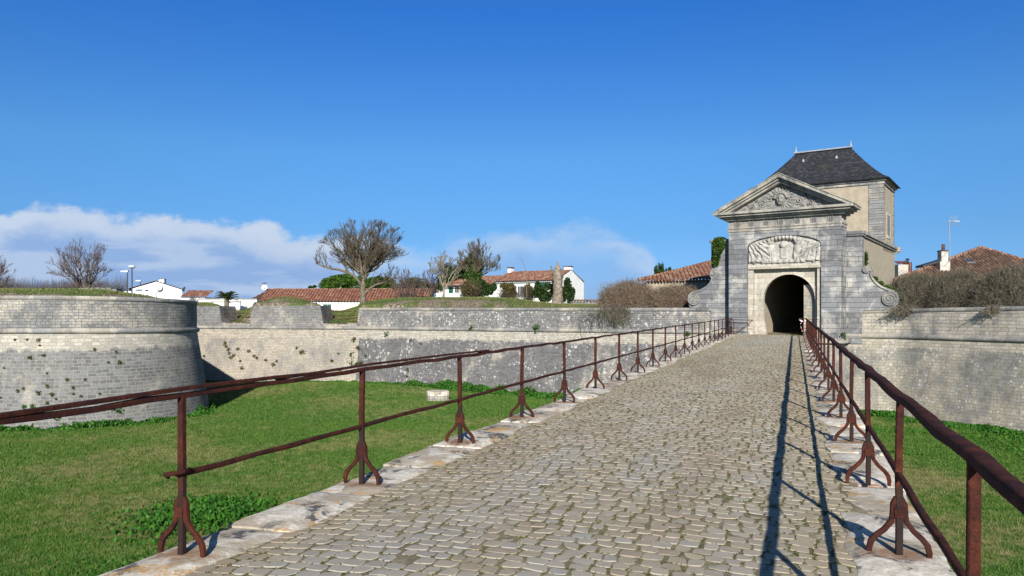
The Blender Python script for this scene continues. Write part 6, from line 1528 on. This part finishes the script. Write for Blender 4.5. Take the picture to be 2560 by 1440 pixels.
for k, (x, y) in enumerate(cl): weed(on_line(x, y, aA_, bA_), rg.uniform(.14, .24) * (2.0 if x == 757 else 1), 300 + k, 'weed', 'small weed tuft rooted in the pale wall below the embrasures', 'weeds on the pale wall')
aB_, bB_ = Vector((-12.75, 63.6, 0)), Vector((11.98, 51.09, 0))
for k, (x, y, s_) in enumerate([(967, 836, .35), (888, 850, .45), (896, 870, .35), (882, 888, .5), (880, 905, .5), (884, 912, .45), (893, 910, .3), (903, 908, .3), (1027, 850, .2), (1015, 900, .25), (1020, 925, .25), (1018, 940, .2), (915, 890, .2), (1000, 966, .4), (1080, 963, .3), (1190, 878, .2), (1052, 860, .2)]):
    weed(on_line(x, y, aB_, bB_), s_ * .8, 400 + k, 'weed' if k % 3 else 'ivy', 'small weed tuft rooted in the dark speckled wall', 'weeds on the dark wall')
for x, y, s_, lab in ((1340, 820, .35, 'green tuft sitting on the cordon in the middle of the dark wall'), (1178, 820, .22, 'small dark tuft on the cordon of the dark wall, left of the green one')):
    P_ = on_line(x, y, aB_, bB_, bat=0); weed((P_[0], P_[1] - .2, P_[2]), s_, 7 + x, 'ivy', lab, None)
for x, y, s_, lab in ((1719, 833, .22, 'green tuft on the cordon just left of the gate'), (2108, 836, .2, 'upper green tuft at the right foot of the gate'), (2110, 846, .16, 'lower green tuft at the right foot of the gate, on its cordon')):
    P_ = Vector(q(x, y, -.1 if x > 2000 else .6)); weed(tuple(P_), s_, 17 + x, 'ivy', lab, None)

# ---------------------------------------------------------------- stone block on the lawn
Y = 52.5; q0 = W(1066, 1000, Y); q1 = W(1124, 1000, Y); fz = float(floor_z(np.array(q0.x), np.array(Y))); ttop = W(0, 977, Y).z
sb = empty('stone_plinth', ((q0.x + q1.x) / 2, Y, fz), 'round pale stone plinth on the lawn at the foot of the dark wall', 'stone plinth')
r_ = (q1.x - q0.x) / 2; cx = (q0.x + q1.x) / 2
for nm, z0_, z1_, rr_, mt_ in (('base', fz - .2, ttop - .3, r_ * .98, 'parright'), ('top_slab', ttop - .3, ttop, r_, 'slab')):
    m = MB(); n = 20; m.add([(cx + rr_ * math.cos(6.2832 * j / n) * (1 + .03 * math.sin(j * 5)), Y + rr_ * math.sin(6.2832 * j / n), z) for z in (z0_, z1_ - .05) for j in range(n)] + [(cx + (rr_ - .06) * math.cos(6.2832 * j / n), Y + (rr_ - .06) * math.sin(6.2832 * j / n), z1_) for j in range(n)], [(j, (j + 1) % n, n + (j + 1) % n, n + j) for j in range(n)] + [(n + j, n + (j + 1) % n, 2 * n + (j + 1) % n, 2 * n + j) for j in range(n)] + [tuple(range(2 * n, 3 * n)), tuple(range(n - 1, -1, -1))])
    m.build(nm, M[mt_], sb)

Y = 47; m = MB(); q0, q1 = W(196, 722, Y), W(292, 724, Y); rgs = random.Random(5)
for k in range(7): a_ = q0.x + (q1.x - q0.x) * k / 7; m.box(a_, a_ + (q1.x - q0.x) / 7 - .03, Y, Y + .8, 2.7, q0.z + rgs.uniform(-.03, .05) + .03)
tag(m.build('stone_kerb', M['coping']), 'low pale stone kerb lying in the grass on top of the bastion', 'kerb')

# ---------------------------------------------------------------- grass and ground plants
rg = np.random.default_rng(1)
def blades(name, X, Y_, Zz, h, w_, mat, label, lean=.5, n_per=1):
    n = len(X); a_ = rg.uniform(0, 6.283, n); L_ = h * rg.uniform(.5, 1.2, n); ww_ = w_ * rg.uniform(.7, 1.3, n); dx, dy = np.cos(a_), np.sin(a_); lx, ly = rg.normal(size=n) * lean * L_, rg.normal(size=n) * lean * L_
    B0 = np.stack([X - dx * ww_ / 2, Y_ - dy * ww_ / 2, Zz - .01], 1); B1 = np.stack([X + dx * ww_ / 2, Y_ + dy * ww_ / 2, Zz - .01], 1); T_ = np.stack([X + lx, Y_ + ly, Zz + L_], 1)
    V_ = np.stack([B0, B1, T_], 1).reshape(-1, 3); return tag(mesh_np(name, V_, np.arange(len(V_)).reshape(-1, 3), M[mat], org=Vector((0, 0, -4.5))), label, 'grass', kind='stuff')


Xs, Ys = [], []
for (x0, x1, y0, y1, n) in ((-21, -1, 12, 26, 260000), (-32, 4, 26, 42, 230000), (-30, 14, 42, 64, 130000), (5, 26, 12, 26, 90000), (14, 32, 26, 46, 60000)):
    X = rg.uniform(x0, x1, n); Yv = rg.uniform(y0, y1, n); s_ = X * RD.x + Yv * RD.y; t_ = X * RL.x + Yv * RL.y; ok = (t_ < -4.0) | (t_ > .95); Xs.append(X[ok]); Ys.append(Yv[ok])
X = np.concatenate(Xs); Yv = np.concatenate(Ys); Zf = floor_z(X, Yv); dist = np.hypot(X, Yv)
blades('lawn_grass', X, Yv, Zf, .050 + .0009 * dist, .009 + .0007 * dist, 'grass', 'short mown grass covering the floor of the dry moat')
# grass on the ramparts
n = 150000; X = rg.uniform(-40, 14, n); Yv = rg.uniform(40, 80, n); ok = inside(X, Yv, POLY) & (seg_dist(X, Yv, LP) > 1.3) & (seg_dist(X, Yv, LP) < 9); X, Yv = X[ok], Yv[ok]; dd = seg_dist(X, Yv, LP); scv = scree_l(dd, 1280 + F * X / Yv, X, Yv); k = rg.random(len(X)) > scv * 1.35; X, Yv = X[k], Yv[k]
blades('rampart_grass', X, Yv, bank_z(X, Yv), .10, .05, 'grass_dry', 'rough grass growing on top of the earth rampart')
# nettles and ivy along the foot of the walls
def foot_strip(P, width, n, zscale, seed, hfun):
    rg2 = np.random.default_rng(seed); A, N_, s = path_data(P); f = rg2.random(n) * s[-1]; px_ = np.interp(f, s, A[:, 0]); py_ = np.interp(f, s, A[:, 1]); nx = np.interp(f, s, N_[:, 0]); ny = np.interp(f, s, N_[:, 1])
    o_ = .75 + np.abs(rg2.normal(size=n)) * width * (.7 + .5 * vnoise(f * .5, f * 0, seed)); x = px_ + nx * o_; y = py_ + ny * o_; h = hfun(f) * zscale * np.exp(-((o_ - .75) / width) ** 2 * .5) * (.6 + .5 * vnoise(f * 1.3, o_, seed + 1)); z = floor_z(x, y) + rg2.random(n) * np.maximum(h, .02)
    return np.stack([x, y, z], 1)


C1 = foot_strip([p for p in BP if p[1] < 52], .35, 9000, .40, 1, lambda f: .5 + .5 * (f > 18)); C2 = foot_strip(RA, .5, 3500, .35, 2, lambda f: .6); C3 = foot_strip(resample(CB), .7, 12000, .6, 3, lambda f: .25 + 1.0 * (f > 5.5) * (f < 24)); C4 = foot_strip(resample(CR), .9, 12000, .4, 4, lambda f: .9)
th_ = np.concatenate([C1, C2, C3, C4]); V_, F_ = leaf_quads(th_, .13, np.random.default_rng(3), 1.3, up=1.2)
tag(mesh_np('nettles', V_, F_, M['nettle'], org=Vector((0, 40, -4.5))), 'dark green nettles and ground ivy along the foot of the walls', 'ground cover', kind='stuff')
# darker patch by the bridge under the first post, ivy mat at the right
X = np.concatenate([rg.normal(size=3600) * 1.0 - 9.1, rg.normal(size=900) * .9 - 9.3]); Yv = np.concatenate([rg.normal(size=3600) * 1.1 + 22.6, rg.normal(size=900) * .7 + 17.4]); t_ = X * RL.x + Yv * RL.y; ok = t_ < -4.05; X, Yv = X[ok], Yv[ok]; zz = floor_z(X, Yv) + rg.random(len(X)) * .26 * np.exp(-((X + 9.3) ** 2 + (Yv - 22.6) ** 2) / 9)
X2 = rg.uniform(8, 30, 22000); Y2 = rg.uniform(20, 44, 22000); k = (vnoise(X2 * .25, Y2 * .25, 3) > -.1) & (X2 * RL.x + Y2 * RL.y > 1.2) & (np.abs(Y2 - (37 - (X2 - 16) * .25)) < 4.5); X2, Y2 = X2[k], Y2[k]; z2 = floor_z(X2, Y2) + rg.random(len(X2)) * .10
V_, F_ = leaf_quads(np.concatenate([np.stack([X, Yv, zz], 1), np.stack([X2, Y2, z2], 1)]), .10, np.random.default_rng(9), 1.3, up=1.6); tag(mesh_np('ground_ivy', V_, F_, M['nettle'], org=Vector((0, 20, -4.5))), 'leafy ground ivy patches on the moat lawn beside the bridge', 'ground cover', kind='stuff')
